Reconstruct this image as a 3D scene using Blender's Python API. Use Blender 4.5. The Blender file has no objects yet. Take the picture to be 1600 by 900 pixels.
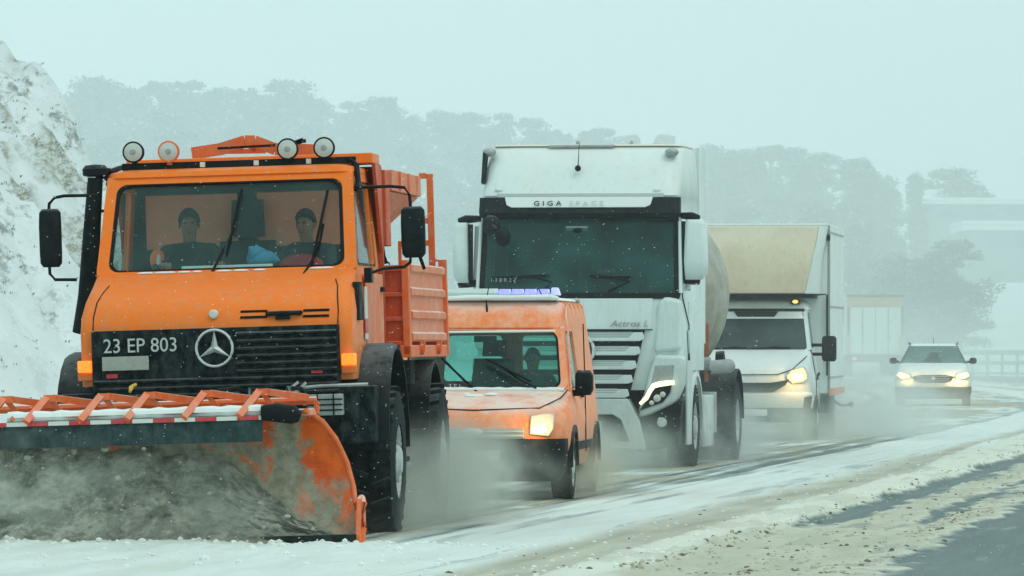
import bpy, bmesh, math, random
import numpy as np
from mathutils import Vector, Matrix
random.seed(7)
SC = bpy.context.scene
COL = SC.collection
R = math.radians
# ------------------------------------------------------------ camera, world, sun, exposure
FPX, CAMH, HORIZ = 10000.0, 1.53, 533.0          # long telephoto: focal length in photo pixels, eye height, horizon row
cam = bpy.data.cameras.new('camera'); camo = bpy.data.objects.new('camera', cam); COL.objects.link(camo)
cam.sensor_width = 36; cam.lens = 36 * FPX / 1600; cam.shift_y = (HORIZ - 450) / 1600
cam.clip_start = 1; cam.clip_end = 3000
camo.location = (0, 0, CAMH); camo.rotation_euler = (R(90), 0, 0)
SC.camera = camo
SUN_EL, SUN_AZ = 56, 130
w = bpy.data.worlds.new('World'); SC.world = w; w.use_nodes = True
nt = w.node_tree; bg = nt.nodes['Background']
sky = nt.nodes.new('ShaderNodeTexSky'); sky.sky_type = 'NISHITA'; sky.sun_disc = False
sky.sun_elevation = R(SUN_EL); sky.sun_rotation = R(SUN_AZ); sky.air_density = 1.5; sky.dust_density = 5
mx = nt.nodes.new('ShaderNodeMix'); mx.data_type = 'RGBA'
mx.inputs[0].default_value = 0.93                                # snow cloud deck over nearly all of the sky
mx.inputs[7].default_value = (6.5, 8.55, 8.6, 1)
nt.links.new(sky.outputs[0], mx.inputs[6]); nt.links.new(mx.outputs[2], bg.inputs[0]); bg.inputs[1].default_value = 0.1
sl = bpy.data.lights.new('sun', 'SUN'); sl.energy = 0.6; sl.angle = R(25); sl.color = (1, .97, .9)
so = bpy.data.objects.new('sun', sl); COL.objects.link(so)
_d = Vector((math.sin(R(SUN_AZ)) * math.cos(R(SUN_EL)), math.cos(R(SUN_AZ)) * math.cos(R(SUN_EL)), math.sin(R(SUN_EL))))
so.rotation_euler = _d.to_track_quat('Z', 'Y').to_euler()
SC.view_settings.view_transform = 'Standard'; SC.view_settings.look = 'None'
SC.view_settings.exposure = 0.12; SC.view_settings.gamma = 1
SC.render.engine = 'CYCLES'; cy = SC.cycles
cy.volume_bounces = 3; cy.max_bounces = 6; cy.transparent_max_bounces = 12
cy.volume_step_rate = 1.0; cy.volume_max_steps = 256; cy.use_denoising = True
HAZE = 0.00018

# ------------------------------------------------------------ helpers: materials
def nmat(name):
    m = bpy.data.materials.new(name); m.use_nodes = True
    return m, m.node_tree, m.node_tree.nodes['Principled BSDF']
def noise(nt, scale, detail=4, rough=.55, coord='Object', sc=None, dist=0):
    tc = nt.nodes.new('ShaderNodeTexCoord'); n = nt.nodes.new('ShaderNodeTexNoise')
    src = tc.outputs[coord]
    if sc:
        mp = nt.nodes.new('ShaderNodeMapping'); mp.inputs['Scale'].default_value = sc
        nt.links.new(src, mp.inputs[0]); src = mp.outputs[0]
    nt.links.new(src, n.inputs['Vector']); n.inputs['Scale'].default_value = scale
    n.inputs['Detail'].default_value = detail; n.inputs['Roughness'].default_value = rough
    n.inputs['Distortion'].default_value = dist
    return n.outputs['Fac']
def rng(nt, v, a, b, c=0, d=1):
    m = nt.nodes.new('ShaderNodeMapRange'); m.inputs[1].default_value = a; m.inputs[2].default_value = b
    m.inputs[3].default_value = c; m.inputs[4].default_value = d
    nt.links.new(v, m.inputs[0]); return m.outputs[0]
def mth(nt, op, a, b=None):
    m = nt.nodes.new('ShaderNodeMath'); m.operation = op; m.use_clamp = op in ('ADD', 'MULTIPLY')
    for i, v in enumerate((a, b)):
        if v is None: continue
        if isinstance(v, (int, float)): m.inputs[i].default_value = v
        else: nt.links.new(v, m.inputs[i])
    return m.outputs[0]
def mixc(nt, f, a, b):
    m = nt.nodes.new('ShaderNodeMix'); m.data_type = 'RGBA'
    if isinstance(f, (int, float)): m.inputs[0].default_value = f
    else: nt.links.new(f, m.inputs[0])
    for i, v in ((6, a), (7, b)):
        if isinstance(v, tuple): m.inputs[i].default_value = (*v[:3], 1)
        else: nt.links.new(v, m.inputs[i])
    return m.outputs[2]
def bump(nt, p, h, strength=.3, dist=.02):
    b = nt.nodes.new('ShaderNodeBump'); b.inputs['Strength'].default_value = strength; b.inputs['Distance'].default_value = dist
    nt.links.new(h, b.inputs['Height']); nt.links.new(b.outputs[0], p.inputs['Normal'])
SNOWC = (.80, .86, .84)
def paint(name, col, rough=.4, metal=0, dirt=None, damt=.5, dsc=6, snow=.6, grime=None, col2=None, frost=0, frostc=(.62, .66, .62), spec=.35, streak=None):
    """weathered surface: dirt patches, snow lying on up-facing faces, road grime (z0,z1,colour,amount) low down, thin blown frost"""
    m, nt, p = nmat(name)
    c = col
    n1 = noise(nt, dsc, 6, .65)
    if col2: c = mixc(nt, rng(nt, noise(nt, 1.3, 4), .35, .65), col, col2)
    if dirt: c = mixc(nt, mth(nt, 'MULTIPLY', rng(nt, n1, .45, .75), damt), c, dirt)
    if frost:
        n3 = noise(nt, 14, 8, .75, sc=(1, 1, .6))
        c = mixc(nt, mth(nt, 'MULTIPLY', rng(nt, n3, .42, .72), frost), c, frostc)
    if streak:                                                       # salt and meltwater runs down the panel
        c = mixc(nt, mth(nt, 'MULTIPLY', rng(nt, noise(nt, 5, 7, .7, sc=(3.2, 3.2, .35)), .50, .72), streak[3]), c, streak[:3])
    if grime:
        tc = nt.nodes.new('ShaderNodeTexCoord'); sp = nt.nodes.new('ShaderNodeSeparateXYZ'); nt.links.new(tc.outputs['Object'], sp.inputs[0])
        g = rng(nt, sp.outputs[2], grime[1], grime[0])
        g = mth(nt, 'MULTIPLY', g, rng(nt, n1, .25, .6, .45, 1)); g = mth(nt, 'MULTIPLY', g, grime[3])
        c = mixc(nt, g, c, grime[2])
    if snow:
        ge = nt.nodes.new('ShaderNodeNewGeometry'); sp = nt.nodes.new('ShaderNodeSeparateXYZ'); nt.links.new(ge.outputs['Normal'], sp.inputs[0])
        up = rng(nt, sp.outputs[2], .55, .95)
        up = mth(nt, 'MULTIPLY', up, mth(nt, 'MULTIPLY', rng(nt, n1, .3, .5), snow))
        c = mixc(nt, up, c, SNOWC)
    if not isinstance(c, tuple): nt.links.new(c, p.inputs['Base Color'])
    else: p.inputs['Base Color'].default_value = (*c, 1)
    nt.links.new(rng(nt, n1, .3, .7, max(0, rough - .12), min(1, rough + .25)), p.inputs['Roughness'])
    p.inputs['Metallic'].default_value = metal; p.inputs['Specular IOR Level'].default_value = spec
    bump(nt, p, n1, .12, .01)
    return m
def emit(name, col, s, base=(.8, .8, .8)):
    m, nt, p = nmat(name); p.inputs['Base Color'].default_value = (*base, 1)
    p.inputs['Emission Color'].default_value = (*col, 1); p.inputs['Emission Strength'].default_value = s
    p.inputs['Roughness'].default_value = .2
    nt.links.new(rng(nt, noise(nt, 60, 2), .3, .7, s * .75, s * 1.1), p.inputs['Emission Strength']); return m
def glass(name, tint=(.55, .66, .64), film=.12, filmc=(.45, .58, .55)):
    """thin pane: see-through, a clean reflection, snow specks, and a film whose colour paints in a hazy veil"""
    m, nt, p = nmat(name); nt.nodes.remove(p); out = nt.nodes['Material Output']
    tr = nt.nodes.new('ShaderNodeBsdfTransparent'); tr.inputs[0].default_value = (*tint, 1)
    gl = nt.nodes.new('ShaderNodeBsdfGlossy'); gl.inputs['Roughness'].default_value = .06
    df = nt.nodes.new('ShaderNodeBsdfDiffuse'); df.inputs[0].default_value = (*filmc, 1)  # film colour stands in for the teal veil of light on the glass
    fr = nt.nodes.new('ShaderNodeFresnel'); fr.inputs[0].default_value = 1.35
    a = nt.nodes.new('ShaderNodeMixShader'); b = nt.nodes.new('ShaderNodeMixShader')
    ge = nt.nodes.new('ShaderNodeNewGeometry'); ff = mth(nt, 'SUBTRACT', 1, ge.outputs['Backfacing'])     # one reflecting skin per pane
    nt.links.new(mth(nt, 'MULTIPLY', ff, fr.outputs[0]), a.inputs[0]); nt.links.new(tr.outputs[0], a.inputs[1]); nt.links.new(gl.outputs[0], a.inputs[2])
    n = noise(nt, 28, 8, .8, sc=(1, 1, 1.6)); f = mth(nt, 'ADD', rng(nt, n, .66, .80, 0, .5), rng(nt, noise(nt, 2.2, 5), .3, .7, film * .4, film * 1.5))
    nt.links.new(mth(nt, 'MULTIPLY', f, ff), b.inputs[0]); nt.links.new(a.outputs[0], b.inputs[1]); nt.links.new(df.outputs[0], b.inputs[2])
    nt.links.new(b.outputs[0], out.inputs[0]); return m
ROADG = (.23, .235, .20)
M = {}
M['orange'] = paint('orange paint', (.92, .185, .008), .38, dirt=(.66, .20, .05), damt=.35, dsc=4, snow=.02, frost=.14, frostc=(.80, .40, .18), spec=.18, grime=(1.20, 1.85, (.50, .24, .10), .6), streak=(.62, .30, .14, .55))
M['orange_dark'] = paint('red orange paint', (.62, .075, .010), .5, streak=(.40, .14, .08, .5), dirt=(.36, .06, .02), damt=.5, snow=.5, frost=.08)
M['orange_dust'] = paint('salmon dusted paint', (.74, .17, .06), .6, dirt=(.74, .42, .30), damt=.9, dsc=3, snow=.7, frost=.35, frostc=(.74, .50, .40))
M['orange_strut'] = paint('strut orange', (.80, .13, .012), .5, dirt=(.5, .2, .1), damt=.5, snow=.6, frost=.28, frostc=(.62, .45, .36))
M['van_orange'] = paint('van orange paint', (.92, .235, .055), .45, dirt=(.86, .46, .28), damt=.6, dsc=3, snow=.6, frost=.55, frostc=(.85, .58, .46), grime=(.35, .80, (.40, .27, .18), .7))
M['black'] = paint('black plastic', (.004, .008, .009), .5, dirt=(.016, .028, .028), damt=.6, dsc=9, snow=.15, frost=.22, frostc=(.05, .07, .07), spec=.12)
M['black_clean'] = paint('satin black', (.004, .007, .008), .4, snow=.0, spec=.15)
M['grille_black'] = paint('splattered grille black', (.003, .007, .008), .6, dirt=(.016, .028, .028), damt=.6, dsc=9, snow=.1, frost=.55, frostc=(.09, .12, .12), spec=.06)
M['rubber'] = paint('tyre rubber', (.006, .011, .012), .8, dirt=(.028, .042, .042), damt=.7, dsc=7, snow=.1, frost=.35, frostc=(.075, .10, .10), spec=.1)
M['flap'] = paint('wet rubber flap', (.008, .028, .030), .5, dirt=(.05, .09, .09), damt=.6, dsc=12, snow=.1, frost=.4, frostc=(.12, .18, .18), spec=.2)
M['under'] = paint('underbody', (.008, .014, .014), .8, dirt=(.035, .05, .047), damt=.7, snow=.1, frost=.25, frostc=(.08, .10, .09), spec=.1)
M['steel'] = paint('grey steel', (.34, .37, .36), .45, .3, dirt=(.15, .16, .15), damt=.6, snow=.3, frost=.2)
M['chrome'] = paint('bright emblem metal', (.62, .67, .66), .3, .5, snow=0, frost=.2)
M['rim'] = paint('wheel rim', (.42, .47, .47), .5, dirt=(.2, .22, .2), damt=.6, snow=0, frost=.3)
M['white'] = paint('white paint', (.68, .76, .75), .35, dirt=(.52, .58, .54), damt=.45, dsc=3, snow=.5, streak=(.46, .52, .48, .4), grime=(.3, 1.4, ROADG, .7), frost=.15, frostc=(.5, .56, .52))
M['white_truck'] = paint('white cab paint', (.66, .76, .75), .33, dirt=(.50, .57, .53), damt=.45, dsc=3, snow=.3, streak=(.46, .52, .48, .45), grime=(.2, 1.6, (.27, .29, .25), .7), frost=.15, frostc=(.5, .56, .52))
M['white_roof'] = paint('white roof paint stained', (.68, .765, .745), .4, streak=(.55, .56, .46, .45), dirt=(.66, .58, .42), damt=.35, dsc=1.5, snow=.6)
M['offwhite'] = paint('worn plate', (.36, .39, .33), .6, dirt=(.2, .21, .18), damt=.5, snow=0, frost=.3)
M['faint_letter'] = paint('faint sticker letters', (.30, .40, .39), .6, snow=0, frost=.5, frostc=(.1, .16, .15))
M['letter'] = paint('plate letters', (.55, .60, .58), .6, snow=0, frost=.2, frostc=(.3, .33, .32))
M['ghost'] = paint('faint raised letters', (.53, .62, .61), .5, snow=0)
M['cream'] = paint('cream fairing', (.62, .56, .41), .5, streak=(.42, .36, .24, .5), dirt=(.48, .37, .24), damt=.6, dsc=1.2, snow=.5, grime=(1.9, 2.75, (.34, .25, .16), .6))
M['tank'] = paint('dusty tank', (.46, .46, .39), .6, streak=(.24, .22, .17, .6), dirt=(.26, .25, .20), damt=.7, dsc=4, snow=.4, grime=(.9, 3.0, (.20, .18, .13), .85), frost=.3, frostc=(.42, .43, .38))
M['red'] = paint('red marking', (.55, .03, .04), .4, snow=0, frost=.15)
M['whitemark'] = paint('white marking', (.65, .68, .62), .5, snow=0, frost=.15)
M['glass_plough'] = glass('plough windscreen', (.92, .99, .98), .15, (.12, .26, .24))
M['glass_van'] = glass('van glass', (.66, .88, .84), .10, (.16, .36, .33))
M['glass_pale'] = glass('pale windscreen', (.35, .45, .45), .32, (.24, .36, .35))
M['glass_dark'] = glass('dark windscreen', (.30, .42, .42), .22, (.07, .30, .28))
M['glass_day'] = glass('grey windscreen', (.30, .4, .4), .16, (.30, .42, .42))
M['interior'] = paint('cab interior', (.018, .032, .032), .8, snow=0, spec=.1)
M['window_fill_orange'] = paint('rear window fill orange', (.98, .46, .27), .7, dirt=(.85, .38, .2), damt=.4, snow=0)
M['seat'] = paint('seat cloth', (.03, .045, .05), .9, snow=0)
M['skin'] = paint('skin', (.27, .165, .12), .7, snow=0, spec=.15)
M['hair'] = paint('dark hair', (.015, .012, .01), .7, snow=0)
M['jacket'] = paint('dark jacket', (.018, .035, .04), .9, snow=0)
M['red_cloth'] = paint('red jacket', (.42, .03, .04), .9, snow=0)
M['hivis'] = paint('high visibility orange', (1, .22, .05), .7, snow=0)
M['hiviswhite'] = paint('reflective band', (.7, .75, .75), .4, snow=0)
M['blue'] = paint('blue cloth', (.05, .22, .36), .9, snow=0)
M['teal_grey'] = paint('sensor housing', (.35, .45, .45), .5, snow=0)
M['lens'] = paint('lamp lens', (.50, .54, .50), .15, snow=0, frost=.5, frostc=(.65, .68, .62))
M['lens_clear'] = paint('headlamp lens', (.35, .42, .40), .12, snow=0, frost=.3)
M['lampwarm'] = emit('lit headlamp', (1, .52, .15), 2.1, (.5, .4, .2))
M['lampcore'] = emit('headlamp core', (1, .84, .50), 4)
M['amber'] = emit('amber lamp', (1, .24, .02), 1.1, (.8, .2, .01))
M['bluelamp'] = emit('blue beacon', (.34, .36, 1), 1.15, (.08, .10, .5))
M['bluelens'] = emit('pale beacon lens', (.45, .5, 1), .7, (.3, .35, .7))
M['drl'] = emit('daytime running light', (1, .93, .40), 1.7)
M['redlamp'] = emit('red lamp', (1, .12, .08), 1.6, (.7, .1, .1))
M['yellow'] = paint('yellow card', (.65, .42, .08), .7, snow=0)
M['card'] = paint('white card', (.75, .8, .78), .7, snow=0)
M['concrete'] = paint('far wall', (.20, .26, .25), .8, dirt=(.28, .32, .30), damt=.5, dsc=.5, snow=.8)
M['farglass'] = paint('far dark glass', (.12, .17, .17), .3, snow=0)
M['galv'] = paint('galvanised rail', (.50, .56, .55), .5, .2, snow=.6)
M['snow'] = paint('lying snow', SNOWC, .8, dirt=(.62, .66, .62), damt=.4, snow=0)

# ------------------------------------------------------------ helpers: meshes
class MB:
    def __init__(s): s.v = []; s.f = []; s.m = []
    def add(s, vs, fs, mi=0):
        o = len(s.v); s.v += [tuple(v) for v in vs]; s.f += [tuple(i + o for i in f) for f in fs]; s.m += [mi] * len(fs); return s
    def box(s, x0, x1, y0, y1, z0, z1, rot=None, mi=0):
        c = [(x, y, z) for z in (z0, z1) for y in (y0, y1) for x in (x0, x1)]
        if rot is not None:
            ce = Vector(((x0 + x1) / 2, (y0 + y1) / 2, (z0 + z1) / 2)); c = [tuple(ce + rot @ (Vector(p) - ce)) for p in c]
        return s.add(c, [(0, 2, 3, 1), (4, 5, 7, 6), (0, 1, 5, 4), (2, 6, 7, 3), (0, 4, 6, 2), (1, 3, 7, 5)], mi)
    def loft(s, rings, cap=True, closed=True, mi=0):
        n = len(rings[0]); vs = [p for r in rings for p in r]; fs = []
        for i in range(len(rings) - 1):
            for j in range(n if closed else n - 1):
                k = (j + 1) % n; fs.append((i * n + j, i * n + k, (i + 1) * n + k, (i + 1) * n + j))
        if cap: fs.append(tuple(range(n - 1, -1, -1))); fs.append(tuple((len(rings) - 1) * n + j for j in range(n)))
        return s.add(vs, fs, mi)
    def prism(s, pts, axis, a, b, mi=0):
        """2D outline swept along axis: 'x' outline=(y,z), 'y' outline=(x,z), 'z' outline=(x,y)"""
        f = {'x': lambda p, t: (t, p[0], p[1]), 'y': lambda p, t: (p[0], t, p[1]), 'z': lambda p, t: (p[0], p[1], t)}[axis]
        return s.loft([[f(p, a) for p in pts], [f(p, b) for p in pts]], mi=mi)
    def tube(s, pts, r, n=8, mi=0):
        pts = [Vector(p) for p in pts]; rs = r if isinstance(r, (list, tuple)) else [r] * len(pts); rings = []
        for i, p in enumerate(pts):
            t = (pts[min(i + 1, len(pts) - 1)] - pts[max(i - 1, 0)]).normalized()
            u = t.cross(Vector((0, 0, 1)) if abs(t.z) < .9 else Vector((0, 1, 0))).normalized(); v = t.cross(u)
            rings.append([tuple(p + (u * math.cos(2 * math.pi * k / n) + v * math.sin(2 * math.pi * k / n)) * rs[i]) for k in range(n)])
        return s.loft(rings, mi=mi)
    def lathe(s, prof, c, axis, n=24, mi=0, cap=False):
        """profile (along axis, radius)"""
        rings = []
        for a, r in prof:
            ring = []
            for k in range(n):
                t = 2 * math.pi * k / n; q = (r * math.cos(t), r * math.sin(t))
                ring.append({'x': (c[0] + a, c[1] + q[0], c[2] + q[1]), 'y': (c[0] + q[0], c[1] + a, c[2] + q[1]), 'z': (c[0] + q[0], c[1] + q[1], c[2] + a)}[axis])
            rings.append(ring)
        return s.loft(rings, cap=cap, mi=mi)
    def ball(s, c, r, n=12, m=8, mi=0):
        if not isinstance(r, (tuple, list)): r = (r, r, r)
        rings = [[(c[0] + r[0] * math.cos(2 * math.pi * k / n) * math.sin(math.pi * (i + .02) / (m + .04)), c[1] + r[1] * math.sin(2 * math.pi * k / n) * math.sin(math.pi * (i + .02) / (m + .04)), c[2] - r[2] * math.cos(math.pi * (i + .02) / (m + .04))) for k in range(n)] for i in range(m + 1)]
        return s.loft(rings, mi=mi)
    def rings(s, lst, n=4, mi=0, cap=True):
        """horizontal rounded-rectangle rings: (z, half width, y0, y1, corner radius[, x offset])"""
        out = []
        for t in lst:
            z, hw, y0, y1, r = t[:5]; xo = t[5] if len(t) > 5 else 0
            out.append([(x + xo, y, z) for x, y in rrect(-hw, y0, hw, y1, r, n)])
        return s.loft(out, mi=mi, cap=cap)
    def build(s, name, mat, parent=None, V=None, smooth=35, bevel=0, T=None, **props):
        me = bpy.data.meshes.new(name)
        vs = s.v
        t = T if T is not None else (V.T if V is not None else None)
        if t is not None: vs = [tuple(t @ Vector(p)) for p in vs]
        me.from_pydata(vs, [], s.f)
        for x in (mat if isinstance(mat, (list, tuple)) else [mat]): me.materials.append(x)
        me.polygons.foreach_set('material_index', s.m)
        bm = bmesh.new(); bm.from_mesh(me); bmesh.ops.recalc_face_normals(bm, faces=bm.faces); bm.to_mesh(me); bm.free()
        if smooth:
            me.polygons.foreach_set('use_smooth', [True] * len(me.polygons)); me.set_sharp_from_angle(angle=R(smooth))
        o = bpy.data.objects.new(name, me); COL.objects.link(o)
        if parent is not None: o.parent = parent
        if bevel:
            b = o.modifiers.new('bevel', 'BEVEL'); b.width = bevel; b.segments = 2; b.limit_method = 'ANGLE'; b.angle_limit = R(40); b.harden_normals = True
        for k, val in props.items(): o[k] = val
        return o
def rrect(x0, y0, x1, y1, r, n=4):
    r = max(1e-4, min(r, abs(x1 - x0) / 2 - 1e-4, abs(y1 - y0) / 2 - 1e-4)); out = []
    for cx, cy, a0 in ((x1 - r, y1 - r, 0), (x0 + r, y1 - r, 90), (x0 + r, y0 + r, 180), (x1 - r, y0 + r, 270)):
        for k in range(n + 1):
            a = R(a0 + 90 * k / n); out.append((cx + r * math.cos(a), cy + r * math.sin(a)))
    return out
def bil(c, u, v):
    bl, br, tr, tl = (Vector(p) for p in c)
    return (bl * (1 - u) + br * u) * (1 - v) + (tl * (1 - u) + tr * u) * v
def framed(mb, corners, hole, th=.05, r=.06, ro=.02, n=4, bulge=0):
    """a flat panel of real thickness with one rounded opening (u0,v0,u1,v1); returns the opening's outline"""
    c = [Vector(p) for p in corners]; nor = (c[1] - c[0]).cross(c[3] - c[0]).normalized() * th
    W = ((c[1] - c[0]).length + (c[2] - c[3]).length) / 2; Hh = (c[3] - c[0]).length
    o = [bil(c, x / W, y / Hh) for x, y in rrect(0, 0, W, Hh, ro, n)]
    i = [bil(c, x / W, y / Hh) for x, y in rrect(hole[0] * W, hole[1] * Hh, hole[2] * W, hole[3] * Hh, r, n)]
    mb.loft([o, i, [p - nor for p in i], [p - nor for p in o], o], cap=False)
    return i, nor
def pane(loop, nor, k=.35, grow=1.02):
    ce = sum(loop, Vector()) / len(loop); l = [ce + (p - ce) * grow - nor * k for p in loop]
    m = MB(); m.loft([l, [p - nor * .12 for p in l]]); return m
def bar(mb, a, b, w_, t_, up=(0, 1, 0), mi=0):
    """a flat bar from a to b: width w_ across, thickness t_ along 'up'"""
    a, b = Vector(a), Vector(b); d = (b - a).normalized(); u = Vector(up); u = (u - d * u.dot(d)).normalized(); s_ = d.cross(u)
    q = lambda p: [tuple(p + s_ * x * w_ / 2 + u * y * t_ / 2) for x, y in ((-1, -1), (1, -1), (1, 1), (-1, 1))]
    mb.loft([q(a), q(b)], mi=mi)
class Veh:
    """a thing standing at (x, y), its front facing the camera side; local x across, y back along it, z up"""
    def __init__(s, name, label, cat, x, y, yaw, roll=0, group=None, z=0):
        s.r = bpy.data.objects.new(name, None); COL.objects.link(s.r); s.r.empty_display_size = .3
        s.r.location = (x, y, z); s.r.rotation_euler = (0, 0, R(-yaw)); s.r['label'] = label; s.r['category'] = cat
        if group: s.r['group'] = group
        s.T = Matrix.Rotation(R(roll), 4, 'Y'); s.W = Matrix.Translation((x, y, z)) @ Matrix.Rotation(R(-yaw), 4, 'Z')
        s.I = (s.W @ s.T).inverted()
    def at(s, px, py, d):
        """point of the body at depth d behind the front face that the photograph shows at (px, py)"""
        o = s.I @ Vector((0, 0, CAMH)); e = s.I.to_3x3() @ Vector(((px - 800) / FPX, 1, (HORIZ - py) / FPX))
        return o + e * ((d - o.y) / e.y)
    def part(s, name, mb, mat, parent=None, body=True, **k):
        return mb.build(name, mat, parent or s.r, s if body else None, **k)
def text(V, body, pos, size, mat, name='lettering', ext=.004, parent=None, rot=(90, 0, 0), sx=1, shear=0):
    cu = bpy.data.curves.new(name, 'FONT'); cu.body = body; cu.size = size; cu.extrude = ext; cu.shear = shear; cu.resolution_u = 3
    tmp = bpy.data.objects.new('tmp', cu); COL.objects.link(tmp); dg = bpy.context.evaluated_depsgraph_get()
    me = bpy.data.meshes.new_from_object(tmp.evaluated_get(dg)); bpy.data.objects.remove(tmp)
    from mathutils import Euler
    me.transform(V.T @ Matrix.Translation(pos) @ Euler([R(a) for a in rot]).to_matrix().to_4x4() @ Matrix.Diagonal((sx, 1, 1, 1)))
    me.materials.clear(); me.materials.append(mat)
    o = bpy.data.objects.new(name, me); COL.objects.link(o); o.parent = parent or V.r; return o
def wheel(V, x, y, z, r, w_, rim_r, side, lugs=28, name='wheel', rimmat=None, dual=False, lug=.025, bolts=10):
    """tyre with shoulder and lugs (the part), rim and hub bolts as its sub-parts; side = +1 when the outer face is at +x"""
    mb = MB(); h = w_ / 2; sw = lambda a: a * side
    prof = [(-h, rim_r), (-h * 1.02, r * .80), (-h * .92, r * .94), (-h * .8, r - lug), (h * .8, r - lug), (h * .92, r * .94), (h * 1.02, r * .80), (h, rim_r), (h * .8, rim_r * .97), (-h * .8, rim_r * .97), (-h, rim_r)]
    mb.lathe([(a, b) for a, b in prof], (x, y, z), 'x', 40)
    for k in range(lugs):
        for sg in (-1, 1):
            a = 2 * math.pi * (k + (.5 if sg > 0 else 0)) / lugs; rot = Matrix.Rotation(a, 3, 'X') @ Matrix.Rotation(R(25 * sg), 3, 'Y')
            cx, cy_, cz = x + sg * h * .5, y + math.cos(a) * (r - lug * .7) * 0, z
            p = Vector((x + sg * h * .5, y - math.sin(a) * (r - lug * .6), z + math.cos(a) * (r - lug * .6)))
            rot = Matrix.Rotation(a, 3, 'X') @ Matrix.Rotation(R(22 * sg), 3, 'Z')
            lw = math.pi * r / lugs * .55
            q = [tuple(p + rot @ Vector(c)) for c in [(X, Y, Z) for Z in (-lug * .6, lug * .6) for Y in (-lw / 2, lw / 2) for X in (-h * .46, h * .46)]]
            mb.add(q, [(0, 2, 3, 1), (4, 5, 7, 6), (0, 1, 5, 4), (2, 6, 7, 3), (0, 4, 6, 2), (1, 3, 7, 5)])
    t = V.part(name, mb, M['rubber'], body=False)
    rm = MB(); d = .10 if not dual else -.02
    rm.lathe([(sw(h * .95), rim_r), (sw(h * .80), rim_r * .93), (sw(h * .45), rim_r * .88), (sw(h * .35), rim_r * .6), (sw(h * .9 if not dual else h * .3), rim_r * .45), (sw(h * 1.1 if not dual else h * .3), rim_r * .30), (sw(h * 1.1 if not dual else h * .32), .001)], (x, y, z), 'x', 32)
    V.part('rim', rm, rimmat or M['rim'], parent=t, body=False)
    if bolts:
        bt = MB()
        for k in range(bolts):
            a = 2 * math.pi * k / bolts; q = (y + math.cos(a) * rim_r * .53, z + math.sin(a) * rim_r * .53)
            bt.lathe([(sw(h * .5), .02), (sw(h * .95), .02), (sw(h * .95), .001)], (x, *q), 'x', 6)
        V.part('wheel_bolts', bt, M['steel'], parent=t, body=False)
    return t
def tag(o, label, cat, group=None, kind=None):
    if label: o['label'] = label
    if cat: o['category'] = cat
    if group: o['group'] = group
    if kind: o['kind'] = kind
    return o
# numpy value noise
_rs = np.random.RandomState(3); _TAB = _rs.rand(512, 512)
def vnoise(x, y):
    xi = np.floor(x).astype(int); yi = np.floor(y).astype(int); fx = x - xi; fy = y - yi
    fx = fx * fx * (3 - 2 * fx); fy = fy * fy * (3 - 2 * fy); g = lambda a, b: _TAB[a % 512, b % 512]
    return (g(xi, yi) * (1 - fx) + g(xi + 1, yi) * fx) * (1 - fy) + (g(xi, yi + 1) * (1 - fx) + g(xi + 1, yi + 1) * fx) * fy
def fbm(x, y, o=4, g=.5):
    t = 0; a = 1; s_ = 0
    for i in range(o): t = t + a * vnoise(x * 2 ** i + 17.3 * i, y * 2 ** i + 5.1 * i); s_ += a; a *= g
    return t / s_
def sstep(a, b, x): t = np.clip((x - a) / (b - a), 0, 1); return t * t * (3 - 2 * t)
def grid_obj(name, X, Y, Z, mat, attrs=None, **props):
    ny, nx = X.shape; me = bpy.data.meshes.new(name)
    co = np.stack([X, Y, Z], -1).reshape(-1, 3).astype(np.float32)
    idx = np.arange(nx * ny).reshape(ny, nx); f = np.stack([idx[:-1, :-1], idx[:-1, 1:], idx[1:, 1:], idx[1:, :-1]], -1).reshape(-1, 4)
    me.vertices.add(len(co)); me.vertices.foreach_set('co', co.ravel())
    me.loops.add(f.size); me.loops.foreach_set('vertex_index', f.ravel().astype(np.int32))
    me.polygons.add(len(f)); me.polygons.foreach_set('loop_start', np.arange(0, f.size, 4, dtype=np.int32))
    me.update(calc_edges=True); me.polygons.foreach_set('use_smooth', [True] * len(f))
    if attrs is not None:
        a = me.attributes.new('zones', 'FLOAT_COLOR', 'POINT'); a.data.foreach_set('color', attrs.reshape(-1).astype(np.float32))
    me.materials.append(mat); o = bpy.data.objects.new(name, me); COL.objects.link(o)
    for k, v in props.items(): o[k] = v
    return o

# ------------------------------------------------------------ the road line and the ground
def cline(Y):
    """x of the road's reference line at distance Y: straight past the lorries, then swinging back to the left"""
    Y = np.asarray(Y, float); t = np.clip(Y - 120, 0, 80)
    return .135 * (np.minimum(Y, 120) - 50) + .135 * t - .135 * t ** 2 / 160 - .02 * np.maximum(Y - 230, 0)
def toe(Y): return .07 * (Y - 50) + .0004 * ((Y - 45) ** 2 - 25)      # foot of the rocky bank
def bank(X, Y):
    u = X - toe(np.minimum(Y, 95)) - .75
    n = fbm(X * .9, Y * .45, 5) - .5; n2 = fbm(X * 3.1 + 9, Y * 1.5, 4) - .5
    t = np.clip((-u - 6.7) / 4.6, 0, 1.6); h = 5.40 * np.minimum(t, 1) ** .92 + 1.0 * np.maximum(t - 1, 0)
    knob = .8 * np.exp(-(((X + 6.5) / .6) ** 2 + ((Y - 90) / 3.5) ** 2))
    r3 = np.abs(fbm(X * 1.6 + Y * .25 + 5, Y * .5 - X * .6, 5, .6) - .5) * 2
    h = h + (n * 1.6 + n2 * .6 - (r3 - .25) * .55) * np.clip(t * 2.5, 0, 1) + knob
    nose = 1 - sstep(88, 100, Y + 1.1 * n * 3 + .6 * (X + 8))
    return h * nose * sstep(18, 34, Y)
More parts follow.
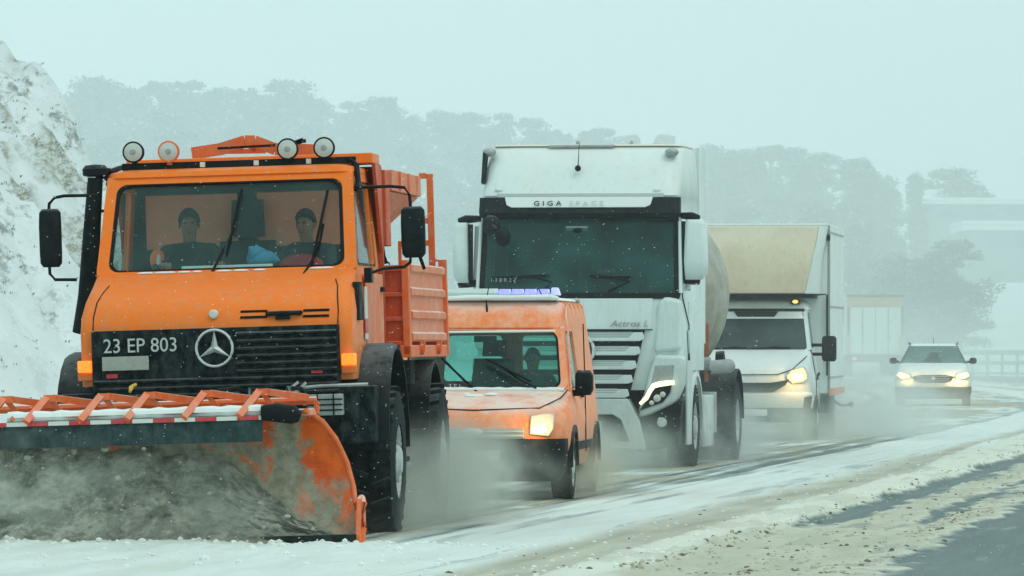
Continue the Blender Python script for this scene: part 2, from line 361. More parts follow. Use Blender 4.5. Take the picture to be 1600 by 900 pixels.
def ground_z(X, Y):
    z = bank(X, Y)
    hill = 11.2 * sstep(370, 470, Y) * (1 - .50 * sstep(-5, 34, X)) * (1 - .4 * sstep(34, 60, X)) * (1 - .3 * sstep(-60, -160, X))
    return z + hill + (fbm(X * .05, Y * .05, 3) - .5) * 1.2 * sstep(250, 330, Y) + .10 * (fbm(X * .6, Y * .3, 3) - .5) - .06
def smat(name, speck):
    m, nt, p = nmat(name)
    n1 = noise(nt, .45, 6, .6); n2 = noise(nt, 3.4, 10, .78, sc=(1, .22, 1)); n3 = noise(nt, 1.1, 3)
    c = mixc(nt, rng(nt, n3, .35, .7), (.74, .80, .80), (.64, .71, .71))
    if speck:
        at = nt.nodes.new('ShaderNodeAttribute'); at.attribute_name = 'zones'; sp = nt.nodes.new('ShaderNodeSeparateColor'); nt.links.new(at.outputs[0], sp.inputs[0])
        rock = mixc(nt, rng(nt, n2, .35, .65), (.30, .29, .20), (.15, .16, .12))
        c = mixc(nt, mth(nt, 'MULTIPLY', rng(nt, n2, .52, .60), mth(nt, 'MULTIPLY', sp.outputs[1], .85)), c, (.15, .175, .15))
        n4 = noise(nt, 11, 10, .8, sc=(1, .2, 1.2))
        c = mixc(nt, mth(nt, 'MULTIPLY', rng(nt, n4, .54, .66), mth(nt, 'MULTIPLY', sp.outputs[1], .5)), c, (.36, .41, .38))
        rock = mixc(nt, rng(nt, n4, .44, .56), rock, (.55, .60, .56))
        c = mixc(nt, mth(nt, 'MULTIPLY', sp.outputs[0], rng(nt, n2, .40, .50, .25, 1)), c, rock)
    nt.links.new(c, p.inputs['Base Color']); p.inputs['Roughness'].default_value = .9
    bump(nt, p, n2, .35, .12); return m
M['ground'] = smat('snowy ground', True)
def axis_pts(spec):
    out = []
    for a, b, s_ in spec: out += list(np.arange(a, b, s_))
    return np.array(out + [spec[-1][1]])
gx = axis_pts([(-400, -60, 20), (-60, -20, 2), (-20, -13, .5), (-13, 1, .14), (1, 45, 2), (45, 400, 20)])
gy = axis_pts([(-60, 20, 10), (20, 60, 1), (60, 104, .28), (104, 250, 4), (250, 520, 5), (520, 900, 20)])
GX, GY = np.meshgrid(gx, gy); GZ = ground_z(GX, GY)
# rough broken face: push the bank sideways a little as well
gu = np.gradient(GZ, axis=1) / np.maximum(np.gradient(GX, axis=1), 1e-3)
bz = bank(GX, GY); rocky = np.zeros((*GX.shape, 4)); rocky[..., 3] = 1
rk = sstep(.60, .66, fbm(GX * .75 + 40, GY * .26 + 3, 5, .6)) * sstep(1.5, 3, bz)
for (kx, ky, kr, kry) in ((-7.15, 90, .5, 3.2), (-7.75, 82, .45, 2.5), (-5.95, 84, .5, 3)):
    rk = np.maximum(rk, .95 * (np.exp(-(((GX - kx) / kr) ** 2 + ((GY - ky) / kry) ** 2) * 1.2) + .5 * (fbm(GX * 3, GY * 1.2, 4) - .5) > .5))
rocky[..., 0] = rk * 1.0; rocky[..., 1] = sstep(.5, 2.0, bz) * sstep(.32, .55, fbm(GX * .8, GY * .4, 3))
grid_obj('ground', GX, GY, GZ, M['ground'], rocky, kind='structure')

# road: one sheet with the windrows, ruts and lumps as relief; zones = (snow, tan slush, streak, -)
def strip(u, a, b, s_=.12): return sstep(a - s_, a + s_, u) * (1 - sstep(b - s_, b + s_, u))
def road_fields(U, Y):
    wob = (fbm(Y * .14, U * 0 + 3, 3) - .5) * .22; u = U + wob
    lump = fbm(U * 4.0, Y * 1.1, 4, .55); big = fbm(U * 1.1 + 8, Y * .3, 4); str_ = fbm(U * 5 + 3, Y * .10, 4, .6)
    clod = sstep(.50, .66, fbm(U * 9 + 40, Y * 4, 4, .6)); jag = (fbm(U * 6, Y * 2.2, 4, .6) - .5) * .45
    fresh = (1 - sstep(46.3, 47.3, Y + .5 * (lump - .5) + .1 * u)) * (1 - sstep(-.1, .5, u))      # not yet ploughed
    near = 1 - sstep(48, 54, Y + 6 * jag); wide = sstep(72, 92, Y) * .4
    white = strip(u, -.58 + .3 * (str_ - .5), .70, .16); tanr = strip(u, .68, 1.42 - wide, .16)
    ridge = sstep(1.30 - wide, 1.52 - wide, u) * (1 - sstep(1.92, 2.08, u + jag))
    slush = strip(u + jag, 2.42, 2.84, .10) + strip(u + jag * 1.3, 3.10, 3.45, .10) + strip(u + jag, 1.9, 3.25, .12) * near
    slush = np.clip(slush, 0, 1); left = 1 - sstep(-4.8, -4.3, u); lane = strip(u, -4.3, -.6, .25)
    rut = strip(u, -.80, -.56, .07) * sstep(60, 75, Y) + .7 * strip(u, -1.02, -.93, .05) * sstep(.45, .6, big)
    gaps = sstep(.50, .66, fbm(U * 7 + 3, Y * .06, 4, .6)) * np.clip(lane + .55 * white, 0, 1)
    fd = 1 - .75 * sstep(90, 125, Y); gaps = gaps * fd; rut = rut * fd
    snow = .62 * lane + .98 * white + .98 * ridge + .90 * tanr + slush * (.60 + .6 * sstep(.35, .6, lump)) + left + .12
    snow = np.clip(snow, 0, 1) * (1 - .60 * gaps) * (1 - .72 * np.clip(rut, 0, 1))
    snow = np.clip(snow + fresh, 0, 1)
    tan = np.clip(.95 * tanr * (.75 + .5 * (str_ - .5)) + .80 * strip(u, -3.9, -.75, .2) * sstep(.38, .52, big) + .60 * slush + .30 * ridge * sstep(.5, .66, fbm(U * 3, Y * .7, 3)), 0, 1) * (1 - fresh * .9)
    h = .015 * snow + (.06 * ridge + .018 * slush + .10 * left + .07 * fresh) * (.55 + .7 * (lump - .5)) + .022 * ridge * clod + .014 * fresh * clod + .010 * clod * slush - .022 * tanr
    return snow, tan, gaps, h + .008 * (lump - .5), wob
M['road'], nt, p = nmat('wet winter road')
at = nt.nodes.new('ShaderNodeAttribute'); at.attribute_name = 'zones'; sp = nt.nodes.new('ShaderNodeSeparateColor'); nt.links.new(at.outputs[0], sp.inputs[0])
def rnoise(scale, det, ro, sc):
    a2 = nt.nodes.new('ShaderNodeAttribute'); a2.attribute_name = 'along'; mp = nt.nodes.new('ShaderNodeMapping'); mp.inputs['Scale'].default_value = sc; nt.links.new(a2.outputs['Vector'], mp.inputs[0])
    n = nt.nodes.new('ShaderNodeTexNoise'); n.inputs['Scale'].default_value = scale; n.inputs['Detail'].default_value = det; n.inputs['Roughness'].default_value = ro; nt.links.new(mp.outputs[0], n.inputs[0]); return n.outputs['Fac']
n1 = rnoise(3.2, 6, .58, (1, .10, 1)); n2 = rnoise(24, 5, .6, (1, .4, 1)); n3 = rnoise(3.5, 5, .6, (1, .05, 1))
asph = mixc(nt, rng(nt, n3, .35, .65), (.055, .095, .092), (.095, .140, .132))
asph = mixc(nt, mth(nt, 'MULTIPLY', rng(nt, n2, .52, .70), .35), asph, (.26, .32, .30))
snowc0 = mixc(nt, mth(nt, 'MULTIPLY', rng(nt, n1, .42, .68), .5), (.68, .75, .72), (.55, .58, .50))
sf0 = None
slush = mixc(nt, rng(nt, n1, .35, .65), (.47, .44, .32), (.29, .275, .19))
sf = mth(nt, 'ADD', sp.outputs[0], rng(nt, n1, .3, .7, -.28, .28)); sf = rng(nt, sf, .22, .78)
cream = mixc(nt, mth(nt, 'MULTIPLY', sp.outputs[2], .75), snowc0, (.68, .69, .57))
c = mixc(nt, sf, asph, mixc(nt, sp.outputs[1], cream, slush))
nt.links.new(c, p.inputs['Base Color']); nt.links.new(rng(nt, sf, 0, 1, .5, .9), p.inputs['Roughness']); p.inputs['Specular IOR Level'].default_value = .22
bump(nt, p, n1, .25, .02)
ru = axis_pts([(-9, -4.5, .3), (-4.5, 5.2, .04), (5.2, 12, .4)])
ry = axis_pts([(20, 40.5, 2), (40.5, 60, .085), (60, 80, .16), (80, 110, .3), (110, 320, 2)])
RU, RY = np.meshgrid(ru, ry); sn, tn, gp, hh, wob = road_fields(RU, RY)
RX = RU + cline(RY)
ed = np.minimum(1 - sstep(-6.5, -4.2, RU) * (1 - sstep(8, 11.5, RU)), 1)
RZ = hh * (1 - sstep(80, 120, RY) * .3) + .012
crm = sstep(1.2, 1.45, RU) + .25 * (1 - sstep(-3.4, -2.6, RU)); att = np.stack([sn, tn, np.clip(crm * (.5 + fbm(RU * 2, RY * .5, 4)), 0, 1), np.ones_like(sn)], -1)
road = grid_obj('road', RX, RY, RZ, M['road'], att, kind='structure')
al = road.data.attributes.new('along', 'FLOAT_VECTOR', 'POINT'); al.data.foreach_set('vector', np.stack([RU + wob, RY, RU * 0], -1).reshape(-1).astype(np.float32))

# loose clods of snow and dirty ice along the windrows
def clods(name, n, pick, mats, smin, smax, label, flat=.7):
    mb = MB(); k = 0
    ico = [(0, 0, 1), (.89, 0, .45), (.28, .85, .45), (-.72, .53, .45), (-.72, -.53, .45), (.28, -.85, .45), (.72, .53, -.45), (-.28, .85, -.45), (-.89, 0, -.45), (-.28, -.85, -.45), (.72, -.53, -.45), (0, 0, -1)]
    fc = [(0, 1, 2), (0, 2, 3), (0, 3, 4), (0, 4, 5), (0, 5, 1), (1, 6, 2), (2, 7, 3), (3, 8, 4), (4, 9, 5), (5, 10, 1), (1, 10, 6), (2, 6, 7), (3, 7, 8), (4, 8, 9), (5, 9, 10), (11, 6, 10), (11, 7, 6), (11, 8, 7), (11, 9, 8), (11, 10, 9)]
    while k < n:
        q = pick()
        if q is None: continue
        x, y, z, mi = q; r = smin + (smax - smin) * random.random() ** 2.5; k += 1
        st = [r * random.uniform(.7, 1.3) for _ in range(3)]; st[2] *= flat
        mb.add([(x + v[0] * st[0] * random.uniform(.75, 1.2), y + v[1] * st[1] * random.uniform(.75, 1.2), z + v[2] * st[2]) for v in ico], fc, mi)
    o = mb.build(name, mats, smooth=0); o['kind'] = 'stuff'; o['label'] = label; return o
M['clod_white'] = paint('snow clod', (.80, .84, .79), .85, dirt=(.62, .62, .52), damt=.6, snow=0)
M['clod_tan'] = paint('dirty slush clod', (.46, .44, .34), .85, dirt=(.28, .26, .2), damt=.6, snow=0)
M['clod_dark'] = paint('dark ice crumb', (.16, .15, .12), .8, snow=0)
def pick_road():
    Y = 41 + 60 * random.random() ** 1.7; u = random.choice((random.gauss(2.0, .07), random.gauss(2.66, .16), random.gauss(3.25, .13), random.uniform(1.2, 3.4) if Y < 50 else random.gauss(3.2, .1), random.uniform(.6, 2)))
    if u < .3 and random.random() < .8: return None
    h = float(road_fields(np.array([[u]]), np.array([[Y]]))[3][0, 0]); q = random.random()
    return float(cline(Y)) + u, Y, h + .010, (0 if u < 1.9 and q < .8 else (1 if q < .72 else 2))
def pick_fresh():
    Y = random.choice((random.uniform(41.2, 46.8), random.gauss(46.6, .25))); u = random.uniform(-4.6, .6)
    h = float(road_fields(np.array([[u]]), np.array([[Y]]))[3][0, 0])
    return float(cline(Y)) + u, Y, h + .016, (0 if random.random() < .85 else 1)
CL = [M['clod_white'], M['clod_tan'], M['clod_dark']]
clods('slush_clods', 3200, pick_road, CL, .005, .026, 'clods of snow and dirty ice along the windrows')
clods('snow_crumbs', 420, pick_fresh, CL[:1] + CL[:1] + CL[1:2], .008, .035, 'crumbled lumps on the unploughed snow in front of the blade')

def lamp(V, x, y, z, watts, col=(1, .62, .25), r=.05):
    l = bpy.data.lights.new('lamp_light', 'POINT'); l.energy = watts; l.color = col; l.shadow_soft_size = r
    o = bpy.data.objects.new('lamp_light', l); COL.objects.link(o); o.parent = V.r; o.location = V.T @ Vector((x, y, z)); return o
# ------------------------------------------------------------ people (seated)
def skin(name, chains, radii, mat, parent, T, sub=1):
    """one continuous surface grown over connected edges; chains = list of index lists over points"""
    me = bpy.data.meshes.new(name); pts, edges = chains
    me.from_pydata([tuple(T @ Vector(p)) for p in pts], edges, []); o = bpy.data.objects.new(name, me); COL.objects.link(o)
    s = o.modifiers.new('skin', 'SKIN'); s.use_smooth_shade = True
    for i, r in enumerate(radii):
        r = r if isinstance(r, tuple) else (r, r); me.skin_vertices[0].data[i].radius = r
        me.skin_vertices[0].data[i].use_root = (i == 0)
    if sub: m = o.modifiers.new('sub', 'SUBSURF'); m.levels = m.render_levels = sub
    dg = bpy.context.evaluated_depsgraph_get(); m2 = bpy.data.meshes.new_from_object(o.evaluated_get(dg)); bpy.data.objects.remove(o)
    m2.materials.clear(); m2.materials.append(mat); o = bpy.data.objects.new(name, m2); COL.objects.link(o)
    if parent: o.parent = parent
    return o
def person(V, x, y, z, label, jacket, hands, look=0, scale=1.0, hat=False, extra=None):
    """seated figure: hip at (x, y, z), facing -y; hands = two wrist targets relative to the hip"""
    e = bpy.data.objects.new('person', None); COL.objects.link(e); tag(e, label, 'person')
    base = V.W @ V.T @ Matrix.Translation((x, y, z)); e.matrix_world = base
    T = Matrix.Rotation(R(look), 4, 'Z') @ Matrix.Scale(scale, 4); H = [Vector(h) for h in hands]
    pts = [(0, 0, .02), (0, .05, .22), (0, .06, .40), (0, .04, .48), (0, .03, .54), (0, .01, .61), (0, 0, .685), (0, .01, .74)]
    ed = [(i, i + 1) for i in range(7)]; rad = [(.15, .12), (.14, .11), (.15, .11), (.065, .065), (.048, .052), (.066, .080), (.078, .095), (.05, .065)]
    sh = []
    for s_, h in zip((-1, 1), H):
        b = len(pts); S = Vector((s_ * .19, .05, .45)); E = (S + h) / 2 + Vector((s_ * .07, .03, -.11)); D = (h - E).normalized(); hd = h + D * .05
        pts += [tuple(S), tuple(E), tuple(h), tuple(hd)]; ed += [(2, b), (b, b + 1), (b + 1, b + 2), (b + 2, b + 3)]; rad += [.062, .043, .027, (.038, .020)]
        sh.append((S, E, h, hd, D))
    for s_ in (-1, 1):
        b = len(pts); pts += [(s_ * .11, -.42, .05), (s_ * .12, -.48, -.38), (s_ * .12, -.60, -.43)]; ed += [(0, b), (b, b + 1), (b + 1, b + 2)]; rad += [.085, .06, .04]
    body = skin('body', (pts, ed), rad, M['skin'], e, T)
    jp = [(0, .01, .0), (0, .05, .22), (0, .06, .40), (0, .045, .525)]; je = [(0, 1), (1, 2), (2, 3)]; jr = [(.185, .15), (.175, .14), (.195, .14), (.088, .09)]
    for S, E, h, hd, D in sh:
        b = len(jp); jp += [tuple(S), tuple(E), tuple(h - D * .02)]; je += [(2, b), (b, b + 1), (b + 1, b + 2)]; jr += [.078, .058, .042]
    skin('jacket', (jp, je), jr, jacket, e, T)
    tp = [(0, 0, 0), (.11, -.42, .05), (.12, -.48, -.33), (-.11, -.42, .05), (-.12, -.48, -.33)]; skin('trousers', (tp, [(0, 1), (1, 2), (0, 3), (3, 4)]), [(.17, .13), .10, .075, .10, .075], M['jacket'], e, T)
    hr = MB(); 
    for i in range(7):
        pass
    rg = []
    for k in range(6):
        ring = []
        for a in [2 * math.pi * j / 16 for j in range(16)]:
            t = k / 5 * math.pi * (.46 + .20 * math.sin(a)); q_ = math.sin(t) if k else .01; ring.append((.090 * q_ * math.cos(a), .012 + .112 * q_ * math.sin(a), .690 + .118 * math.cos(t)))
        rg.append(ring)
    hr.loft(rg); hr.build('hair', M['hair'], e, T=T, smooth=60)
    fm = MB(); fm.prism([(-.118, .635), (-.100, .685), (-.085, .68), (-.085, .63)], 'x', -.012, .012); fm.build('nose', M['skin'], e, T=T, smooth=80, bevel=.006)
    for s_ in (-1, 1):
        q = MB(); q.ball((s_ * .030, -.088, .685), (.012, .008, .007), 8, 6); q.build('eye', M['hair'], e, T=T)
        q = MB(); q.ball((s_ * .078, .02, .665), (.009, .018, .027), 8, 6); q.build('ear', M['skin'], e, T=T)
    q = MB(); q.ball((0, -.088, .605), (.020, .006, .003), 8, 6); q.build('mouth', M['hair'], e, T=T)
    for (S, E, h, hd, D), s_ in zip(sh, (-1, 1)):
        side = D.cross(Vector((0, 0, 1))).normalized(); dn = Vector((0, 0, -1))
        for k, ln in enumerate((.060, .072, .068, .052)):
            o = hd + side * (k - 1.5) * .019 + D * .012; p1 = o + D * ln * .55; p2 = p1 + (D * .4 + dn * .8).normalized() * ln * .5; p3 = p2 + (dn * .8 - D * .5).normalized() * ln * .3
            skin('finger', ([tuple(hd), tuple(o), tuple(p1), tuple(p2), tuple(p3)], [(0, 1), (1, 2), (2, 3), (3, 4)]), [.012, .010, .009, .008, .007], M['skin'], e, T, 0)
        o = h + side * -s_ * .0 + dn * .0; t1 = h - side * s_ * .03 + D * .03; t2 = t1 - side * s_ * .012 + D * .03 + dn * .02
        skin('thumb', ([tuple(h), tuple(t1), tuple(t2)], [(0, 1), (1, 2)]), [.014, .011, .009], M['skin'], e, T, 0)
    if extra: extra(e, T)
    return e
def wiper(V, pts, blade_a, blade_b, name='wiper', r=.011):
    a = MB(); a.tube(pts, [r * 1.3] + [r] * (len(pts) - 1), 6); o = V.part(name, a, M['black_clean'])
    b = MB(); bar(b, blade_a, blade_b, .02, .03, (0, 1, 0)); b.tube([Vector(blade_a) - Vector((0, .02, 0)), (Vector(blade_a) + Vector(blade_b)) / 2 - Vector((0, .045, 0)), Vector(blade_b) - Vector((0, .02, 0))], .006, 5)
    V.part('wiper_blade', b, M['black_clean'], parent=o); return o

# ------------------------------------------------------------ the orange plough truck
P = Veh('snow_plough_truck', 'orange snow plough truck with its wide curved blade lowered and an orange gritting body', 'snow plough', -2.27, 50, 5, -1.7)
A = P.at
mb = MB(); mb.rings([(1.20, 1.07, .03, 2.36, .05), (1.62, 1.075, 0, 2.38, .07), (1.745, 1.075, .05, 2.38, .10), (1.86, 1.06, .16, 2.38, .13), (2.00, 1.05, .52, 2.38, .14), (2.085, 1.04, .70, 2.38, .13)])
cabl = P.part('cab_body', mb, M['orange'], bevel=.008)
mb = MB(); c = [(-1.04, .72, 2.06), (1.04, .72, 2.06), (.985, 1.14, 2.865), (-.985, 1.14, 2.865)]
lp, nr = framed(mb, c, (.045, .055, .955, .925), .06, .085, .06, 6); ws = P.part('windscreen_frame', mb, M['orange'], bevel=.01)
sl_ = MB(); ce = sum(lp, Vector()) / len(lp); sl_.loft([lp, [ce + (p - ce) * .972 for p in lp], [ce + (p - ce) * .972 - nr * .5 for p in lp], [p - nr * .5 for p in lp]], cap=False); P.part('windscreen_seal', sl_, M['black_clean'], parent=ws)
P.part('windscreen', pane(lp, nr, .4, .985), M['glass_plough'], parent=ws, smooth=0)
for s_ in (-1, 1):
    mb = MB(); c = [(1.04 * s_, .74, 2.06), (1.04 * s_, 2.38, 2.06), (.985 * s_, 2.36, 2.865), (.985 * s_, 1.14, 2.865)]
    if s_ < 0: c = [c[1], c[0], c[3], c[2]]; hole = (.16, .08, .93, .88)
    else: hole = (.07, .08, .84, .88)
    lp, nr = framed(mb, c, hole, .05, .07, .03, 5)
    d = P.part('door', mb, M['orange'], bevel=.008); P.part('window', pane(lp, nr, .4), M['glass_plough'], parent=d, smooth=0)
    sm = MB(); ce = sum(lp, Vector()) / len(lp); off = Vector((.006 * s_, 0, 0)); sm.loft([[p + off for p in lp], [ce + (p - ce) * 1.06 + off for p in lp]], cap=False); P.part('window_seal', sm, M['black_clean'], parent=d)
    sk = MB(); sk.box(1.076 * s_ - .006, 1.076 * s_ + .006, 1.02, 2.28, 1.28, 2.04); P.part('door_skin', sk, M['orange_dust'] if s_ > 0 else M['orange'], parent=d, bevel=.005)
    h = MB(); h.box(1.09 * s_ - .012, 1.09 * s_ + .02, 2.05, 2.2, 1.90, 1.94); P.part('door_handle', h, M['black'], parent=d, bevel=.005)
mb = MB(); c = [(1.03, 2.38, 2.06), (-1.03, 2.38, 2.06), (-.98, 2.36, 2.865), (.98, 2.36, 2.865)]
mb.add([c[0], c[1], c[2], c[3]] + [(a, b - .03, z) for a, b, z in c], [(0, 1, 2, 3), (7, 6, 5, 4), (0, 3, 7, 4), (1, 5, 6, 2), (3, 2, 6, 7), (0, 4, 5, 1)]); rw = P.part('cab_rear_wall', mb, M['interior'])
for x0, x1 in ((-.86, -.10), (.06, .88)):
    q = MB(); q.box(x0, x1, 2.32, 2.345, 2.30, 2.745); P.part('window_fill_panel', q, M['window_fill_orange'], parent=rw, bevel=.01)  # painted panels added in place of the rear window onto the orange body
mb = MB(); mb.rings([(2.86, .99, 1.12, 2.37, .1), (2.90, .985, 1.14, 2.36, .12), (2.925, .90, 1.25, 2.28, .15)]); P.part('cab_roof', mb, M['orange'])
mb = MB(); mb.rings([(2.05, 1.0, .80, 1.12, .05), (2.10, .98, .84, 1.06, .05)]); P.part('dashboard', mb, M['interior'])
mb = MB(); mb.box(-1.0, 1.0, .8, 2.33, 1.98, 2.0); mb.box(-.97, .97, 1.16, 1.2, 2.77, 2.86); P.part('headlining', mb, M['interior'])
q = MB(); q.box(*[A(283, 414, .78).x, A(425, 414, .78).x], .80, .84, 2.112, 2.135); P.part('dash_paper', q, M['card'], bevel=.004)
cl = MB(); p0 = A(410, 402, .95); cl.ball((p0.x, .95, p0.z - .02), (.13, .09, .075), 9, 6); cl.ball((p0.x - .05, .93, p0.z + .03), (.07, .06, .06), 7, 5)
for i, v in enumerate(cl.v): cl.v[i] = (v[0] + random.uniform(-.02, .02), v[1], v[2] + random.uniform(-.015, .015))
o = cl.build('cloth', M['blue'], None, T=P.W @ P.T, smooth=60); tag(o, 'crumpled blue cloth lying on the plough truck dashboard between the two men', 'cloth')
# steering wheel, seats
mb = MB(); sx = A(300, 390, 1.2).x; mb.tube([(sx + .22 * math.cos(a), 1.22 + .10 * math.sin(a), 2.14 + .19 * math.sin(a)) for a in [2 * math.pi * k / 20 for k in range(21)]], .014, 6); mb.tube([(sx, 1.2, 2.14), (sx, 1.0, 1.98)], .03, 6); P.part('steering_wheel', mb, M['interior'])
for sx in (-.42, .06, .54):
    mb = MB(); mb.rings([(1.72, .24, 1.50, 2.05, .06), (1.92, .24, 1.48, 2.05, .06)]); mb.rings([(1.88, .24, 1.98, 2.12, .05), (2.35, .23, 2.10, 2.22, .05)])
    hd = {-.42: 0, .06: .17, .54: 0}[sx]
    mb.rings([(2.38, .12 if not hd else .14, 2.13, 2.22, .04), (2.58 + hd * .6, .11 if not hd else .13, 2.15, 2.24, .04)]); P.part('seat', mb, M['seat'])
def vest(e, T):
    q = MB(); q.ball((-.255, -.06, .40), (.062, .075, .085), 10, 8); q.build('sleeve_panel', M['hivis'], e, T=T)
    q = MB(); q.ball((-.245, -.09, .37), (.026, .07, .085), 10, 8); q.build('reflective_band', M['hiviswhite'], e, T=T)
    q = MB(); q.ball((.25, -.19, .31), (.06, .045, .045), 8, 6); q.build('cuff', M['hivis'], e, T=T)
person(P, -.42, 1.72, 1.80, 'driver in a dark jacket with an orange reflective sleeve patch behind the plough truck windscreen', M['jacket'], [(-.20, -.42, .34), (.24, -.42, .34)], scale=1.02, extra=vest, look=7)
def redbit(e, T):
    q = MB(); q.ball((.02, -.15, .33), (.20, .07, .10), 12, 8); q.build('folded_vest', M['red_cloth'], e, T=T, smooth=60)
person(P, .52, 1.75, 1.80, 'passenger in dark clothes with red cloth on the lap, seated beside the plough driver', M['jacket'], [(-.14, -.30, .16), (.14, -.30, .16)], scale=.98, extra=redbit, look=-16)
# hood details
def dv(z): return float(np.interp(z, [1.62, 1.745, 1.86, 2.0, 2.085], [0, .05, .16, .52, .70]))
for px0, px1, py in ((376, 418, 486.5), (376, 418, 495.5), (474, 515, 484.5), (474, 515, 493.5)):
    a = A(px0, py, .06); b = A(px1, py, .06); z = (a.z + b.z) / 2; q = MB(); q.box(a.x, b.x, dv(z) - .012, dv(z) + .02, z - .010, z + .010); P.part('vent_slot', q, M['black_clean'], bevel=.004)
a = A(420, 490, .08); b = A(470, 488, .08); q = MB(); q.tube([(a.x, dv(a.z) - .035, a.z), (b.x, dv(a.z) - .035, a.z)], .020, 8); q.tube([(a.x, dv(a.z) - .035, a.z), (a.x, dv(a.z) + .02, a.z)], .02, 8); q.tube([(b.x, dv(a.z) - .035, a.z), (b.x, dv(a.z) + .02, a.z)], .02, 8); q.box(a.x + .06, b.x - .08, dv(a.z) - .04, dv(a.z), a.z - .05, a.z - .02); P.part('bonnet_handle', q, M['black'])
a = A(335, 491, .08); q = MB(); q.lathe([(0.03, .036), (-.02, .036), (-.03, .028), (-.032, .001)], (a.x, dv(a.z) - .01, a.z), 'y', 20); P.part('round_badge', q, M['whitemark'])
q = MB(); q.tube([A(352, 436, .66), A(322, 436, .66)], .012, 6); q.tube([A(360, 436, .62), A(372, 436, .62)], .018, 6); P.part('wiper_link', q, M['black_clean'])
wiper(P, [A(325, 436, .62), A(330, 428, .70), A(352, 384, .88), A(370, 350, .98)], A(354, 402, .84), A(378, 296, 1.04))
wiper(P, [A(474, 430, .62), A(480, 420, .70), A(498, 390, .82), A(505, 350, .95)], A(487, 414, .74), A(512, 298, 1.02))
# bonnet shut lines
for s_ in (-1, 1):
    q = MB(); q.tube([(.965 * s_, -.002, 1.64), (.965 * s_, .048, 1.745), (.95 * s_, .155, 1.862), (.93 * s_, .36, 1.94), (.90 * s_, .5, 1.994)], .005, 4); P.part('bonnet_seam', q, M['black_clean'])
# grille
mb = MB(); mb.rings([(1.02, .975, -.05, .1, .02), (1.635, .975, -.05, .1, .02)]); gr_ = P.part('grille', mb, M['grille_black'], bevel=.006)
for k in range(9):
    z = 1.10 + k * .058; q = MB(); q.prism([(-.052, z), (-.085, z + .008), (-.085, z + .022), (-.052, z + .034)], 'x', -.955, .955) if k < 3 else q.prism([(-.052, z), (-.085, z + .008), (-.085, z + .022), (-.052, z + .034)], 'x', .17, .955)
    P.part('grille_slat', q, M['grille_black'], parent=gr_)
sc = A(335, 544, -.1); q = MB(); rr = .142
q.tube([(sc.x + rr * math.cos(a), -.10, sc.z + rr * math.sin(a)) for a in [2 * math.pi * k / 36 for k in range(37)]], .011, 8)
for k in range(3):
    a = R(90 + 120 * k); t = Vector((math.cos(a), 0, math.sin(a))); u = Vector((-math.sin(a), 0, math.cos(a))); o_ = Vector((sc.x, -.10, sc.z))
    q.add([o_ + u * .030 + Vector((0, .005, 0)), o_ + t * rr, o_ - u * .030 + Vector((0, .005, 0)), o_ + Vector((0, -.03, 0)), o_ + t * .018 * -1], [(0, 1, 3), (1, 2, 3), (0, 4, 2, 1)])
P.part('star_emblem', q, M['chrome'], parent=gr_, smooth=20)
a = A(161, 551, -.06); text(P, '23 EP 803', (a.x, -.06, a.z - .005), .158, M['letter'], 'plate_lettering', .004, sx=.92)
a = A(161, 580, -.06); b = A(233, 556, -.06); q = MB(); q.box(a.x, b.x, -.10, -.086, a.z, b.z); P.part('number_plate', q, M['offwhite'], bevel=.004)
# lower front: bumper, lamps, reflectors
mb = MB(); mb.rings([(.70, 1.0, .02, .45, .05), (1.02, 1.02, -.02, .45, .04)]); P.part('bumper', mb, M['grille_black'], bevel=.01)
for px, py in ((175, 588), (495, 580)):
    a = A(px, py, -.07); q = MB(); q.box(a.x - .045, a.x + .045, -.075, -.05, a.z - .018, a.z + .018); P.part('red_reflector', q, M['red'], bevel=.006)
for px, py in ((133, 573), (545, 561)):
    a = A(px, py, -.02); q = MB(); q.rings([(a.z - .05, .055, -.07, .06, .02, a.x), (a.z + .045, .055, -.07, .06, .02, a.x)]); P.part('indicator', q, M['amber'], bevel=.01)
    q = MB(); q.box(a.x - .06, a.x + .06, -.02, .05, a.z - .11, a.z - .055); P.part('indicator_bracket', q, M['orange'], bevel=.006)
a = A(480, 650, -.12); b = A(535, 615, -.12)
for s_ in (1, -1):
    x0, x1 = (a.x, b.x) if s_ > 0 else (-b.x, -a.x); q = MB(); q.rings([(a.z, (x1 - x0) / 2, -.12, .02, .02, (x0 + x1) / 2), (b.z, (x1 - x0) / 2, -.12, .02, .02, (x0 + x1) / 2)]); hl = P.part('headlamp', q, M['lens_clear'], bevel=.008)
    g = MB()
    for t in (.25, .5, .75): g.tube([(x0, -.13, a.z + (b.z - a.z) * t), (x1, -.13, a.z + (b.z - a.z) * t)], .006, 5)
    for t in (.3, .75): g.tube([(x0 + (x1 - x0) * t, -.13, a.z), (x0 + (x1 - x0) * t, -.13, b.z)], .006, 5)
    P.part('lamp_guard', g, M['black_clean'], parent=hl)
q = MB(); q.tube([A(447, 608, -.3), A(500, 603, -.25), A(575, 600, -.15)], .014, 6); P.part('front_rail', q, M['steel'])
q = MB(); bar(q, A(447, 612, -.35), A(466, 597, -.3), .02, .02); bar(q, A(459, 616, -.35), A(478, 598, -.3), .02, .02); bar(q, A(450, 615, -.35), A(475, 610, -.3), .02, .02); P.part('hose_bracket', q, M['steel'])
q = MB(); q.tube([A(203, 612, -.5), A(206, 604, -.45), A(212, 601, -.4)], .014, 6); q.ball(A(205, 606, -.45), .02, 8, 6); P.part('brass_coupling', q, M['yellow'])
for i in range(3):
    q = MB(); pts = [A(320 + i * 70, 632, -.9), A(330 + i * 60, 612 - i * 3, -.7), A(370 + i * 50, 607, -.4), A(400 + i * 40, 622, -.1)]; q.tube(pts, .018, 6); P.part('hydraulic_hose', q, M['black'])
